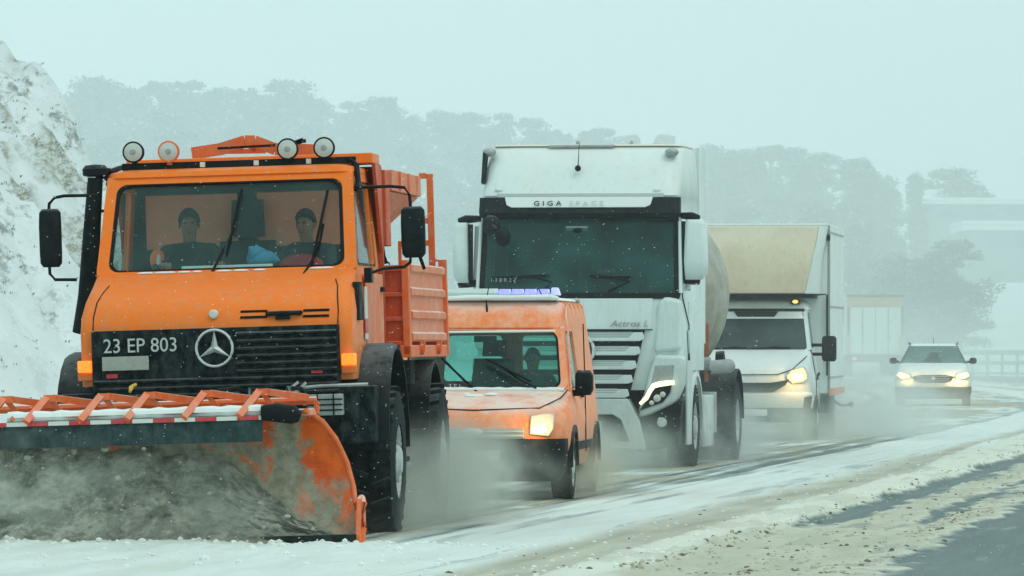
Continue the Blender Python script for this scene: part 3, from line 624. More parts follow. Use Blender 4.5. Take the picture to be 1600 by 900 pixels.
for i in range(16):
    x = random.uniform(-.9, .95); q = MB(); q.ball((x, .70 - .004, 2.087), (random.uniform(.03, .08), .02, .010), 8, 5); P.part('ledge_snow', q, M['snow'], smooth=60)
for i in range(10):
    x = random.uniform(-.95, 1.0); q = MB(); q.ball((x, -.07, 1.03 + random.uniform(-.02, .02)), (random.uniform(.03, .07), .02, .016), 8, 5); P.part('ledge_snow', q, M['snow'], smooth=60)
# wings (fenders)
for s_ in (-1, 1):
    mb = MB(); out = []; inn = []
    for k in range(13):
        t = R(-8 + 196 * k / 12); cy_, cz = 1.0, .74; out.append((cy_ + .80 * math.cos(t), cz + .74 * math.sin(t))); inn.append((cy_ + .755 * math.cos(t), cz + .695 * math.sin(t)))
    def sec(xx, k): return [(xx * s_, *out[k]), (xx * s_, *inn[k])]
    rg = []
    for k in range(13):
        rg.append([(.90 * s_, *out[k]), (1.27 * s_, *out[k]), (1.32 * s_, out[k][0] * .97 + 1.0 * .03, out[k][1] * .97 + .74 * .03), (1.32 * s_, *inn[k]), (.90 * s_, *inn[k])])
    mb.loft(rg); P.part('wing', mb, M['black'], smooth=50)
    q = MB(); q.box(min(.95 * s_, 1.28 * s_), max(.95 * s_, 1.28 * s_), 1.72, 2.1, .52, .56); q.box(min(.95 * s_, 1.28 * s_), max(.95 * s_, 1.28 * s_), 1.72, 2.1, .86, .9); P.part('cab_step', q, M['under'], bevel=.006)
# air intake pillar on the left, its cap and clamps
q = MB(); b0 = A(128, 520, 1.25); b1 = A(137, 462, 1.2); b2 = A(149, 278, 1.2); q.tube([b0, b1, (b1 + b2) / 2, b2], [.078, .078, .072, .062], 14); sn_ = P.part('air_intake_pipe', q, M['black'])
q = MB(); q.lathe([(-.04, .06), (-.03, .10), (.02, .105), (.05, .08), (.06, .001)], tuple(b2 + Vector((0, 0, .05))), 'z', 20); P.part('intake_cap', q, M['black'], parent=sn_)
q = MB()
for i in range(5): q.ball(A(168 + random.uniform(-4, 16), 268 + i * 5, 1.35), (.035, .04, .03), 8, 6)
q.tube([b2 - Vector((0, 0, .02)), A(172, 268, 1.4), A(190, 262, 1.6)], .022, 6); P.part('intake_bracket', q, M['black_clean'], parent=sn_)
for py in (330, 470):
    c_ = A(144 if py < 400 else 136, py, 1.2); q = MB(); q.tube([(c_.x + .02, 1.2, c_.z), (-.98, 1.25, c_.z)], .014, 6); P.part('pipe_clamp', q, M['black_clean'], parent=sn_)
# mirrors
for s_, pts, bx in ((1, [A(553, 293, 1.15), A(610, 291, .95), A(632, 293, .9), A(640, 305, .9), A(642, 330, .9)], (A(628, 403, .9), A(663, 322, .9))),
                    (-1, [A(152, 305, 1.0), A(100, 306, .9), A(85, 309, .9), A(77, 318, .9), A(76, 330, .9)], (A(63, 418, .9), A(94, 326, .9)))):
    q = MB(); q.tube(pts, .013, 8); P.part('mirror_arm', q, M['black_clean'])
    q = MB(); q.tube([A(642, 395, .9), A(641, 410, .9), A(632, 417, .9), A(598, 420, .85), A(578, 427, .7)] if s_ > 0 else [A(77, 412, .9), A(78, 428, .9), A(86, 437, .9), A(120, 437, .9)], .013, 8)
    ar = P.part('mirror_arm', q, M['black_clean'])
    a, b = bx; q = MB(); cx = (a.x + b.x) / 2; hw = (b.x - a.x) / 2
    q.rings([(a.z, hw * .72, .88, .96, .03, cx), (a.z + .03, hw * .96, .86, .98, .035, cx), (a.z + .12, hw, .85, .98, .04, cx), (b.z - .12, hw, .85, .98, .04, cx), (b.z - .03, hw * .96, .86, .98, .035, cx), (b.z, hw * .72, .88, .96, .03, cx)]); P.part('mirror_housing', q, M['black'], parent=ar, smooth=60)
q = MB(); a = A(576, 430, .7); q.box(a.x - .03, a.x + .03, .64, .78, a.z - .06, a.z + .06); q.tube([A(655, 398, .9), A(663, 420, 1.0)], .016, 6); P.part('mirror_clamp', q, M['black_clean'], bevel=.006)
a = A(562, 500, .45); b = A(572, 440, .6); q = MB(); q.rings([(a.z, .025, .35, .62, .01, 1.075), (b.z, .025, .42, .66, .01, 1.065)]); P.part('side_vent', q, M['black'], bevel=.005)
for (y0, y1, m_) in ((448, 498, 'whitemark'), (499, 520, 'red'), (521, 530, 'whitemark')):
    a = A(573, y1, 1.0); b = A(573, y0, 1.0); q = MB(); q.box(1.084, 1.092, .82, 1.0, a.z, b.z); P.part('side_marking', q, M[m_])
# lamp rail with four work lamps
q = MB(); a = A(191, 262, 1.35); b = A(556, 250, 1.35); z = 2.955; q.box(a.x, b.x, 1.33, 1.39, z - .028, z + .028); lr = P.part('lamp_rail', q, M['black'], bevel=.006)
q = MB(); q.tube([A(545, 250, 1.35), A(556, 258, 1.3), A(560, 285, 1.2), A(556, 297, 1.12)], [.03, .03, .022, .016], 8); P.part('rail_stay', q, M['black_clean'], parent=lr)
for px, py, m_ in ((209, 238, 'black'), (264, 237, 'orange_strut'), (450, 233, 'black'), (507, 231, 'black')):
    c_ = A(px, py, 1.30); q = MB(); q.lathe([(.10, .03), (.085, .06), (.04, .082), (-.03, .088), (-.04, .086), (-.04, .076)], (c_.x, 1.30, c_.z), 'y', 28, cap=True); q.box(c_.x - .02, c_.x + .02, 1.31, 1.37, 2.96, c_.z - .07); lm = P.part('work_lamp', q, M[m_])
    q = MB(); q.lathe([(-.038, .077), (-.052, .05), (-.057, .001)], (c_.x, 1.30, c_.z), 'y', 28); P.part('lamp_lens', q, M['lens'], parent=lm)
    q = MB(); q.lathe([(-.056, .024), (-.062, .020), (-.064, .001)], (c_.x, 1.30, c_.z), 'y', 14); P.part('bulb_cap', q, M['steel'], parent=lm)
for px in (316, 400, 482): 
    c_ = A(px, 258, 1.3); q = MB(); q.box(c_.x - .02, c_.x + .02, 1.31, 1.33, 2.935, 2.975); P.part('marker_lamp', q, M['whitemark'], parent=lr)
# gritting body: front wall, canopy, hopper, dropside body, ladder
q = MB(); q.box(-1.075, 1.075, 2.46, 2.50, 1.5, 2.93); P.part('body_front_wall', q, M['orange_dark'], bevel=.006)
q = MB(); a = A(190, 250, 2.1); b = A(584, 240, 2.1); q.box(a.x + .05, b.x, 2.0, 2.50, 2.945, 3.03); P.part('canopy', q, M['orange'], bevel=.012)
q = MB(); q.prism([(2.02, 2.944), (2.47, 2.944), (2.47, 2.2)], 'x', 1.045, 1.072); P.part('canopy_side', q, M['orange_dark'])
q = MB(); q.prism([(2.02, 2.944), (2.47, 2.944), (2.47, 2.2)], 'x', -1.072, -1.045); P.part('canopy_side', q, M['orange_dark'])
q = MB(); y = 2.7; a = [A(300, 240, y), A(345, 233, y), A(383, 221, y), A(398, 221, y), A(430, 233, y), A(520, 236, y)]
for k in range(5): bar(q, a[k], a[k + 1], .10, .045)
bar(q, A(330, 237, y), A(415, 236, y), .04, .04); bar(q, A(385, 223, y), A(400, 234, y), .05, .04); P.part('cover_frame', q, M['orange_strut'])
q = MB(); bar(q, A(340, 232, 2.6), A(430, 227, 2.6), .02, .02); bar(q, A(455, 226, 2.6), A(474, 219, 2.6), .04, .03); bar(q, A(463, 222, 2.6), A(478, 220, 2.6), .03, .03); P.part('cover_catch', q, M['black_clean'])
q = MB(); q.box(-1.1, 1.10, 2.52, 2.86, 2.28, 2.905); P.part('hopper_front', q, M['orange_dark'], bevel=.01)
q = MB(); q.loft([[(-1.12, 2.88, 2.74), (1.12, 2.88, 2.74), (1.12, 5.2, 2.74), (-1.12, 5.2, 2.74)], [(-1.12, 2.88, 2.915), (1.12, 2.88, 2.915), (1.12, 5.2, 2.915), (-1.12, 5.2, 2.915)]])
q.loft([[(-.30, 2.95, 1.85), (.30, 2.95, 1.85), (.30, 3.6, 1.85), (-.30, 3.6, 1.85)], [(-1.10, 2.89, 2.735), (1.10, 2.89, 2.735), (1.10, 5.18, 2.735), (-1.10, 5.18, 2.735)]]); P.part('hopper', q, M['orange_dust'], bevel=.008)
for yy in (3.4, 4.1, 4.8):
    q = MB(); bar(q, (1.125, yy, 2.91), (1.125, yy, 2.75), .04, .03, (1, 0, 0)); P.part('hopper_rib', q, M['orange_dust'])
q = MB(); q.tube([A(592, 355, 2.9), A(597, 380, 2.9), A(600, 400, 2.9), A(604, 412, 2.9)], .014, 6); q.tube([tuple(A(604, 414, 2.9) + Vector((.025 * math.cos(t), 0, .025 * math.sin(t)))) for t in [k * .6 for k in range(11)]], .007, 5); P.part('hopper_chain', q, M['black_clean'])
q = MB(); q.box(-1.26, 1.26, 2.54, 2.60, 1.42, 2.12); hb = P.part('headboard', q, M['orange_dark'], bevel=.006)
for z in (1.46, 1.66, 1.86, 2.07):
    q = MB(); q.box(.98, 1.22, 2.50, 2.538, z, z + .035); P.part('headboard_rib', q, M['orange_dark'], parent=hb, bevel=.006)
for s_ in (-1, 1):
    q = MB(); q.box(min(1.21 * s_, 1.27 * s_), max(1.21 * s_, 1.27 * s_), 2.49, 2.63, 1.38, 2.16); P.part('corner_post', q, M['orange_strut'], bevel=.008)
    q = MB(); q.box(min(1.225 * s_, 1.255 * s_), max(1.225 * s_, 1.255 * s_), 2.64, 5.5, 1.50, 2.13); sb = P.part('side_board', q, M['orange_dust'], bevel=.004)
    for z in (1.52, 1.70, 1.89, 2.085):
        q = MB(); q.prism([(1.256 * s_, z - .03), (1.28 * s_, z - .015), (1.28 * s_, z + .035), (1.256 * s_, z + .05)], 'y', 2.66, 5.48); P.part('board_rib', q, M['orange_dust'], parent=sb)
    q = MB(); q.box(min(1.22 * s_, 1.29 * s_), max(1.22 * s_, 1.29 * s_), 5.5, 5.58, 1.38, 2.2); P.part('corner_post', q, M['orange_strut'], bevel=.008)
    q = MB(); q.box(min(1.18 * s_, 1.28 * s_), max(1.18 * s_, 1.28 * s_), 2.49, 5.58, 1.36, 1.46); P.part('sill_beam', q, M['orange_strut'], bevel=.01)
    for yy in (3.2, 4.6):
        q = MB(); q.lathe([(0, .05), (.03, .05), (.03, .001)] if s_ > 0 else [(0, .05), (-.03, .05), (-.03, .001)], (1.28 * s_, yy, 1.43), 'x', 12); q.box(min(1.28 * s_, 1.32 * s_), max(1.28 * s_, 1.32 * s_), yy - .03, yy + .03, 1.40, 1.50); P.part('board_latch', q, M['orange_strut'])
q = MB(); q.box(-1.2, 1.2, 2.6, 5.5, 1.39, 1.43); q.box(-1.2, 1.2, 5.52, 5.56, 1.44, 2.1); P.part('body_floor', q, M['orange_dark'])
q = MB(); pr = [(1.15, 5.7), (.87, 5.7)]
for x, y in pr:
    pa = MB(); r_ = .028 if x > 1 else .014; pa.box(x - r_, x + r_, y - .02, y + .02, 1.9, 2.95 if x > 1 else 2.34); P.part('ladder_post', pa, M['orange_strut'], bevel=.004)
for py, x0 in ((275, 655), (345, 662), (381, 622)):
    a = A(x0, py, 5.7); q = MB(); q.box(a.x, 1.12, 5.68, 5.72, a.z - .025, a.z + .025); P.part('ladder_rung', q, M['orange_strut'], bevel=.004)
q = MB(); q.tube([A(648, 352, 5.4), A(652, 345, 5.4), A(660, 345, 5.4), A(662, 352, 5.4)], .012, 5); q.tube([A(660, 342, 5.5), A(674, 332, 5.6)], .005, 4); q.tube([A(676, 412, 5.6), A(682, 406, 5.6), A(689, 410, 5.6), A(692, 416, 5.6)], .010, 5); P.part('rope_hook', q, M['orange_strut'])
# chassis and running gear
q = MB(); q.box(-.42, -.30, .1, 5.6, .78, 1.0); q.box(.30, .42, .1, 5.6, .78, 1.0)
for y in (.5, 2.2, 3.6, 5.4): q.box(-.42, .42, y, y + .12, .80, .98)
q.box(-.9, .9, 2.6, 2.8, 1.1, 1.36); q.box(-.9, .9, 4.0, 4.2, 1.1, 1.36); q.box(-.9, .9, 5.2, 5.4, 1.1, 1.36); P.part('chassis', q, M['under'])
for y in (1.0, 4.6):
    q = MB(); q.tube([(-.95, y, .58), (-.3, y, .58), (-.2, y, .60), (.2, y, .60), (.3, y, .58), (.95, y, .58)], [.07, .08, .19, .19, .08, .07], 12); P.part('axle', q, M['under'])
for s_ in (-1, 1):
    for y in (1.05, 4.35, 4.85):
        q = MB(); q.tube([(.80 * s_ + .07 * math.cos(t), y + .07 * math.sin(t), .62 + t * .0125) for t in [k * .45 for k in range(100)]], .014, 5); P.part('spring', q, M['under'])
    q = MB(); q.rings([(.62, .22, 2.0, 3.4, .08, .85 * s_), (1.12, .22, 2.0, 3.4, .08, .85 * s_)]); P.part('fuel_tank', q, M['under'], bevel=.01)
    q = MB(); q.rings([(1.14, .16, 3.3, 3.7, .05, 1.02 * s_), (1.34, .16, 3.3, 3.7, .05, 1.02 * s_)]); q.tube([(1.0 * s_, 3.9, 1.36), (1.08 * s_, 4.0, 1.2), (1.0 * s_, 4.2, .95)], .05, 8); P.part('valve_box', q, M['under'])
    rg = []
    for k in range(11):
        t = R(10 + 160 * k / 10); rg.append([(x_ * s_, 4.6 + r_ * math.cos(t), .64 + r_ * math.sin(t)) for x_, r_ in ((.93, .70), (1.26, .70), (1.26, .67), (.93, .67))])
    q = MB(); q.loft(rg); P.part('rear_wing', q, M['black'], smooth=50)
    q = MB(); q.box(min(.95 * s_, 1.27 * s_), max(.95 * s_, 1.27 * s_), 5.28, 5.30, .30, .95); P.part('mud_flap', q, M['black'])
for s_ in (-1, 1):
    wheel(P, 1.115 * s_, 1.0, .575, .60, .36, .30, s_, lugs=22, lug=.035, name='front_wheel')
    wheel(P, 1.115 * s_, 4.6, .575, .60, .36, .30, s_, lugs=22, lug=.035, name='rear_wheel')
for x0 in (.95, -1.24):
    q = MB(); q.box(x0, x0 + .29, -.02, .30, .70, 1.15); P.part('bumper_end', q, M['grille_black'], bevel=.02)
# plough blade: curved mouldboard, its stays, flap, markings and end plates
prof = [(-3.30, .03, 1.43), (-3.20, .10, 1.43), (-3.08, .24, 1.415), (-3.00, .42, 1.39), (-2.975, .60, 1.345), (-3.00, .78, 1.27), (-3.06, .90, 1.19), (-3.15, .975, 1.11), (-3.24, .995, 1.08)]
prof2 = []
for i in range(len(prof) - 1):
    for k in range(3):
        t = k / 3; prof2.append(tuple(prof[i][j] * (1 - t) + prof[i + 1][j] * t for j in range(3)))
prof2.append(prof[-1])
mb = MB(); nx = 28; rg = []
vs = []; fs = []
for (y, z, hw) in prof2:
    for k in range(nx + 1): vs.append((-hw + 2 * hw * k / nx, y, z))
N0 = len(vs)
for (y, z, hw) in prof2:
    for k in range(nx + 1): vs.append((-hw + 2 * hw * k / nx, y + .025, z + .005))
m_ = nx + 1; L_ = len(prof2)
for i in range(L_ - 1):
    for k in range(nx):
        a = i * m_ + k; fs.append((a, a + 1, a + m_ + 1, a + m_)); fs.append((N0 + a, N0 + a + m_, N0 + a + m_ + 1, N0 + a + 1))
    fs.append((i * m_, (i + 1) * m_, N0 + (i + 1) * m_, N0 + i * m_)); fs.append((i * m_ + nx, N0 + i * m_ + nx, N0 + (i + 1) * m_ + nx, (i + 1) * m_ + nx))
for k in range(nx):
    fs.append((k, N0 + k, N0 + k + 1, k + 1)); a = (L_ - 1) * m_ + k; fs.append((a, a + 1, N0 + a + 1, N0 + a))
mb.add(vs, fs)
bm_, nt, p = nmat('blade orange under slush')
c0 = mixc(nt, rng(nt, noise(nt, 5, 6, .7), .4, .65), (.74, .125, .010), (.50, .06, .008))
n_ = noise(nt, 2.1, 8, .68, dist=.6); tc = nt.nodes.new('ShaderNodeTexCoord'); sp = nt.nodes.new('ShaderNodeSeparateXYZ'); nt.links.new(tc.outputs['Object'], sp.inputs[0])
left = rng(nt, sp.outputs[0], 1.35, .3, -.07, .20); low = rng(nt, sp.outputs[2], .9, .2, -.06, .12)
sm_ = nt.nodes.new('ShaderNodeMath'); sm_.operation = 'ADD'; nt.links.new(left, sm_.inputs[0]); nt.links.new(low, sm_.inputs[1])
s2 = nt.nodes.new('ShaderNodeMath'); s2.operation = 'ADD'; nt.links.new(sm_.outputs[0], s2.inputs[0]); nt.links.new(n_, s2.inputs[1])
bd = mth(nt, 'SUBTRACT', 1, rng(nt, mth(nt, 'ABSOLUTE', mth(nt, 'SUBTRACT', rng(nt, sp.outputs[0], 0, 2, 0, 1), .47)), .0, .11)); bd = mth(nt, 'MULTIPLY', bd, rng(nt, sp.outputs[2], .22, .75, 0, .24))
s3 = nt.nodes.new('ShaderNodeMath'); s3.operation = 'ADD'; nt.links.new(s2.outputs[0], s3.inputs[0]); nt.links.new(bd, s3.inputs[1])
f_ = rng(nt, s3.outputs[0], .53, .61)
nt.links.new(mixc(nt, f_, c0, mixc(nt, rng(nt, noise(nt, 9, 6, .7), .35, .65), (.17, .165, .115), (.33, .32, .24))), p.inputs['Base Color']); nt.links.new(rng(nt, f_, 0, 1, .4, .9), p.inputs['Roughness']); p.inputs['Specular IOR Level'].default_value = .18; bump(nt, p, n_, .6, .04)
bl = P.part('plough_blade', mb, bm_, smooth=60)
q = MB(); q.box(-1.43, 1.43, -3.36, -3.295, -.03, .085); P.part('cutting_edge', q, M['under'], parent=bl, bevel=.006)
for s_ in (-1, 1):
    q = MB(); q.prism([(-3.33, -.02), (-3.33, .12), (-3.2, .34), (-3.05, .36), (-2.9, .30), (-2.9, .1), (-3.0, -.02)], 'x', min(1.432 * s_, 1.462 * s_), max(1.432 * s_, 1.462 * s_)); q.tube([(1.45 * s_, -3.05, .34), (1.47 * s_, -3.14, .30), (1.47 * s_, -3.2, .12), (1.45 * s_, -3.22, .02)], .03, 8); P.part('end_shoe', q, M['orange_strut'], parent=bl, bevel=.005)
    pts = [(hw * s_, y, z) for y, z, hw in prof2]; q = MB(); q.tube(pts, .018, 8); P.part('end_bead', q, M['orange_strut'], parent=bl)
q = MB(); q.tube([(x, -3.19 + .012 * math.sin(x * 9), 1.0) for x in np.linspace(-1.12, .78, 30)], [.045 + .006 * math.sin(k * 2.3) for k in range(30)], 10); P.part('snow_roll', q, M['snow'], parent=bl)
q = MB(); q.tube([(.76, -3.27, .985), (.86, -3.27, .985), (.99, -3.27, .965), (1.04, -3.26, .945)], [.055, .070, .072, .04], 14); P.part('blade_roller_end', q, M['black_clean'], parent=bl)
q = MB(); q.rings([(.955, .14, -3.22, -3.02, .03, 1.0), (1.005, .13, -3.2, -3.05, .03, 1.0)]); P.part('blade_top_cap', q, M['orange_dust'], parent=bl, bevel=.01)
nfl = 8
for k in range(nfl):
    x0 = -1.43 + 2.2 * k / nfl; x1 = -1.43 + 2.2 * (k + 1) / nfl - .004; rg = []
    for z, yy in ((.945, -3.262), (.86, -3.285 - .01 * math.sin(k * 2)), (.775, -3.29 + .02 * math.sin(k * 3.1))):
        rg.append([(x0, yy, z), ((x0 + x1) / 2, yy - .012 * math.sin(k * 1.7 + z * 9), z), (x1, yy, z), (x1, yy + .014, z), (x0, yy + .014, z)])
    q = MB(); q.loft(rg); P.part('rubber_flap', q, M['flap'], parent=bl)
xk = -1.43; k = 0
while xk < .76:
    L1 = .155; q = MB(); q.box(xk, min(xk + L1, .77) - .003, -3.285, -3.266, .935, .965); P.part('marking_block', q, M['red'] if k % 2 else M['whitemark'], parent=bl); xk += L1; k += 1
for px in (12, 80, 164, 236, 325, 411, 492):
    if px == 492: continue
    a = A(px, 617 if px > 100 else 624, -2.95); x = a.x; q = MB(); z = 1.135
    bar(q, (x - .14, -3.29, .96), (x - .02, -3.05, z), .05, .05); bar(q, (x - .03, -3.05, z), (x + .05, -3.03, z), .05, .05); bar(q, (x + .04, -3.03, z), (x + .30, -2.75, z - .05), .05, .05); bar(q, (x, -3.04, z), (x + .10, -2.98, 1.0), .035, .03)
    P.part('blade_stay', q, M['orange_strut'], parent=bl)
q = MB(); q.tube([(-1.35, -2.7, 1.06), (1.1, -2.7, 1.06)], .03, 8); q.box(-1.2, 1.2, -2.95, -2.85, .2, .3); q.box(-1.2, 1.2, -2.95, -2.85, .62, .72); P.part('blade_backbone', q, M['orange_strut'], parent=bl)
for x in (-.5, .5):
    q = MB(); bar(q, (x, -2.9, .3), (x * .8, .1, .75), .12, .14, (1, 0, 0)); P.part('push_arm', q, M['black'])
q = MB(); q.tube([(0, -2.7, 1.0), (0, -1.2, 1.05), (0, -.1, .9)], [.04, .05, .06], 8); q.box(-.5, .5, -.35, -.1, .5, 1.0); P.part('lift_ram', q, M['black'])
q = MB(); q.tube([A(495, 646, -2.9), A(495, 632, -2.9), A(498, 629, -2.9)], .02, 8); P.part('blade_pin', q, M['orange_strut'], parent=bl)

# slush churning up the blade: a rolling mass of its own lying against the mouldboard
def churn_front(x, s_):
    """outer surface of the rolling slush for blade position x and height fraction s_ -> (y, z) or None"""
    y = float(np.interp(s_, [0, .3, .6, 1], [-3.62, -3.42, -3.30, -3.20])); z = .02 + .80 * s_
    return y, z
nu, nv = 150, 70; vs = []; fs = []
US = np.linspace(-1.6, 1.28, nu)
SS = np.linspace(0, 1, nv); UU, VV = np.meshgrid(US, SS)
top = np.interp(UU, [-1.6, .1, .35, .75, 1.05, 1.28], [.78, .78, .70, .42, .22, .05]) + .10 * (fbm(UU * 5, UU * 0 + 2, 3) - .5)
ZZ = top * VV; yb = np.interp(ZZ, [p_[1] for p_ in prof], [p_[0] for p_ in prof])
nn = fbm(UU * 4.2 - VV * 2.6, VV * 3.2 + UU * 1.8, 5, .62) - .5; nf = fbm(UU * 15 - VV * 8, VV * 12 + UU * 6, 4, .65) - .5
thick = (.17 * (1 - VV) + .05) * np.interp(UU, [-1.6, -.6, .6, 1.28], [1.5, 1.2, .75, .15]); YY = yb - thick * (1 - .93 * sstep(.8, 1, VV)) - nn * .17 - nf * .11
co = [tuple(P.T @ Vector(c_)) for c_ in zip(UU.ravel(), YY.ravel(), ZZ.ravel())]
idx = np.arange(nu * nv).reshape(nv, nu); fs = np.stack([idx[:-1, :-1], idx[:-1, 1:], idx[1:, 1:], idx[1:, :-1]], -1).reshape(-1, 4).tolist()
me = bpy.data.meshes.new('churned_slush'); me.from_pydata([tuple(P.W @ Vector(c_)) for c_ in co], [], fs)
cm, nt, p = nmat('churned slush')
n1 = noise(nt, 5, 10, .78, dist=.35, sc=(1, 1, 1.3)); n2 = noise(nt, 2.0, 4, .6)
c_ = mixc(nt, rng(nt, n1, .38, .62), (.13, .15, .12), (.34, .35, .28)); tc = nt.nodes.new('ShaderNodeTexCoord'); sp = nt.nodes.new('ShaderNodeSeparateXYZ'); nt.links.new(tc.outputs['Object'], sp.inputs[0])
w_ = mth(nt, 'MULTIPLY', rng(nt, sp.outputs[0], -2.6, -3.6, .15, 1), rng(nt, n1, .46, .62))
c_ = mixc(nt, w_, c_, (.60, .61, .52)); nt.links.new(c_, p.inputs['Base Color']); p.inputs['Roughness'].default_value = .85; bump(nt, p, n1, .7, .05); me.materials.append(cm)
me.polygons.foreach_set('use_smooth', [True] * len(me.polygons)); o = bpy.data.objects.new('churned_slush', me); COL.objects.link(o); tag(o, 'grey-brown slush churning up the face of the plough blade', None, None, 'stuff')
def pick_churn():
    x = random.uniform(-1.65, 1.2); t = random.random(); tp = float(np.interp(x, [-1.6, .1, .35, .75, 1.05, 1.28], [.78, .78, .70, .42, .22, .05]))
    if random.random() > np.interp(x, [-1.6, -.6, 0, 1.2], [1, .8, .25, .25]): return None
    z = tp * t; y = float(np.interp(z, [p_[1] for p_ in prof], [p_[0] for p_ in prof])) - random.uniform(.12, .34)
    q = P.W @ P.T @ Vector((x, y, z)); return q.x, q.y, q.z, (0 if random.random() < .25 else 1)
clods('flying_clods', 150, pick_churn, [M['clod_tan'], paint('grey slush', (.33, .34, .27), .9, snow=0)][::1] + [M['clod_dark']], .006, .035, 'lumps of slush thrown off the plough blade', .8)

# ------------------------------------------------------------ the orange van
V = Veh('delivery_van', 'orange high-roof van with blue light bar and one lit headlamp, following the plough', 'van', -.37, 60.6, 5)
A = V.at
mb = MB(); mb.rings([(.32, .82, .12, 4.25, .3), (.55, .885, .02, 4.28, .36), (.76, .895, .03, 4.28, .36), (.86, .89, .09, 4.28, .36), (.92, .88, .20, 4.28, .34), (.985, .865, .42, 4.28, .28), (1.06, .85, .86, 4.28, .15)])
body = V.part('body', mb, M['van_orange'], smooth=50)
mb = MB(); c = [(-.84, .86, 1.05), (.84, .86, 1.05), (.755, 1.30, 1.675), (-.755, 1.30, 1.675)]
lp, nr = framed(mb, c, (.04, .03, .96, .93), .05, .11, .11, 6); f = V.part('windscreen_frame', mb, M['van_orange']); V.part('windscreen', pane(lp, nr, .3), M['glass_van'], parent=f, smooth=0)
q = MB(); ce = sum(lp, Vector()) / len(lp); off = nr * .08; q.loft([[p + off for p in lp], [ce + (p - ce) * .972 + off for p in lp]], cap=False); V.part('windscreen_seal', q, M['black_clean'], parent=f)
q = MB(); q.tube([A(693, 519, .98), A(868, 517, .98)], .012, 6); V.part('windscreen_snow_rim', q, M['snow'], parent=f)
mb = MB(); mb.rings([(1.66, .765, 1.27, 4.24, .16), (1.76, .762, 1.31, 4.24, .18), (1.84, .745, 1.37, 4.22, .2), (1.89, .715, 1.44, 4.2, .22), (1.925, .66, 1.56, 4.15, .24), (1.935, .6, 1.66, 4.1, .25)], n=6); rf = V.part('high_roof', mb, M['van_orange'], smooth=60)
for k in range(5):
    y = 1.9 + k * .5; q = MB(); q.tube([(.745, y, 1.80), (.735, y, 1.885), (.66, y, 1.932), (-.66, y, 1.932), (-.735, y, 1.885)], .012, 6); V.part('roof_rib', q, M['van_orange'], parent=rf)
q = MB(); q.rings([(1.925, .70, 1.42, 4.1, .15), (1.955, .62, 1.55, 4.0, .2)]); V.part('roof_snow', q, M['snow'], parent=rf)
q = MB(); q.tube([A(694, 467, 1.42), A(735, 465, 1.40), A(800, 465, 1.40), A(860, 464, 1.42), A(872, 466, 1.5)], [.02, .026, .022, .026, .016], 8); V.part('snow_lip', q, M['snow'], parent=rf)
for s_ in (-1, 1):
    c = [(.85 * s_, .88, 1.05), (.85 * s_, 2.30, 1.05), (.76 * s_, 2.30, 1.675), (.76 * s_, 1.32, 1.675)]; c = c if s_ > 0 else [c[1], c[0], c[3], c[2]]
    mb = MB(); lp, nr = framed(mb, c, (.08, .06, .88, .90) if s_ > 0 else (.12, .06, .92, .90), .04, .06, .03, 4); d = V.part('front_door', mb, M['van_orange']); V.part('window', pane(lp, nr, .3), M['glass_van'], parent=d, smooth=0)
    q = MB(); ce = sum(lp, Vector()) / len(lp); off = Vector((.004 * s_, 0, 0)); q.loft([[p + off for p in lp], [ce + (p - ce) * 1.05 + off for p in lp]], cap=False); V.part('window_seal', q, M['black_clean'], parent=d)
    q = MB(); q.rings([(.98, .012, 2.0, 2.12, .005, .885 * s_), (1.02, .014, 2.0, 2.12, .005, .885 * s_)]) ; V.part('door_handle', q, M['black'], parent=d)
    c = [(.85 * s_, 2.30, 1.05), (.85 * s_, 4.24, 1.05), (.76 * s_, 4.22, 1.675), (.76 * s_, 2.30, 1.675)]; mb = MB(); mb.add(c + [(x - .04 * s_, y, z) for x, y, z in c], [(0, 1, 2, 3), (7, 6, 5, 4), (0, 3, 7, 4), (1, 5, 6, 2), (3, 2, 6, 7), (0, 4, 5, 1)]); V.part('side_panel', mb, M['van_orange'])
    q = MB(); q.rings([(.48, .012, 1.35, 3.25, .005, .885 * s_), (.56, .012, 1.35, 3.25, .005, .895 * s_)]); V.part('rub_strip', q, M['black'])
    for y0 in (.85, 3.70):
        rg = []
        for k in range(11):
            t = R(180 * k / 10); rg.append([(x_ * s_, y0 + r_ * math.cos(t), .33 + r_ * math.sin(t)) for x_, r_ in ((.80, .40), (.915, .40), (.915, .335), (.80, .335))])
        q = MB(); q.loft(rg); V.part('wheel_arch', q, M['black'], smooth=50)
    q = MB(); q.rings([(1.01, .065, 1.15, 1.30, .03, .96 * s_), (1.06, .085, 1.12, 1.32, .04, .965 * s_), (1.20, .085, 1.12, 1.32, .04, .965 * s_), (1.25, .06, 1.15, 1.30, .03, .96 * s_)]); q.box(min(.84 * s_, .93 * s_), max(.84 * s_, .93 * s_), 1.18, 1.28, 1.0, 1.06); V.part('wing_mirror', q, M['black'], smooth=60)
    q = MB(); q.tube([(.87 * s_, 2.31, 1.7), (.89 * s_, 2.31, 1.05), (.90 * s_, 2.31, .45)], .006, 4); V.part('door_seam', q, M['black_clean'])
    # headlamps: the near-side one is lit
    x0, x1 = (.50, .745); pts = [(.535, .645), (.72, .63), (.765, .70), (.775, .84), (.70, .85), (.55, .825)]
    q = MB(); q.prism([(x * s_, z) for x, z in pts], 'y', -.01, .22); hl = V.part('headlamp', q, M['lens'], bevel=.012)
    if s_ > 0:
        q = MB(); q.rings([(.652, .085, -.030, .05, .03, .645), (.728, .088, -.030, .05, .03, .65)]); V.part('lit_bulb', q, M['lampwarm'], parent=hl, bevel=.02); lamp(V, .645, -.2, .695, 3.5); q = MB(); q.ball((.63, -.04, .69), (.075, .02, .032), 14, 10); V.part('bulb_core', q, M['lampcore'], parent=hl)
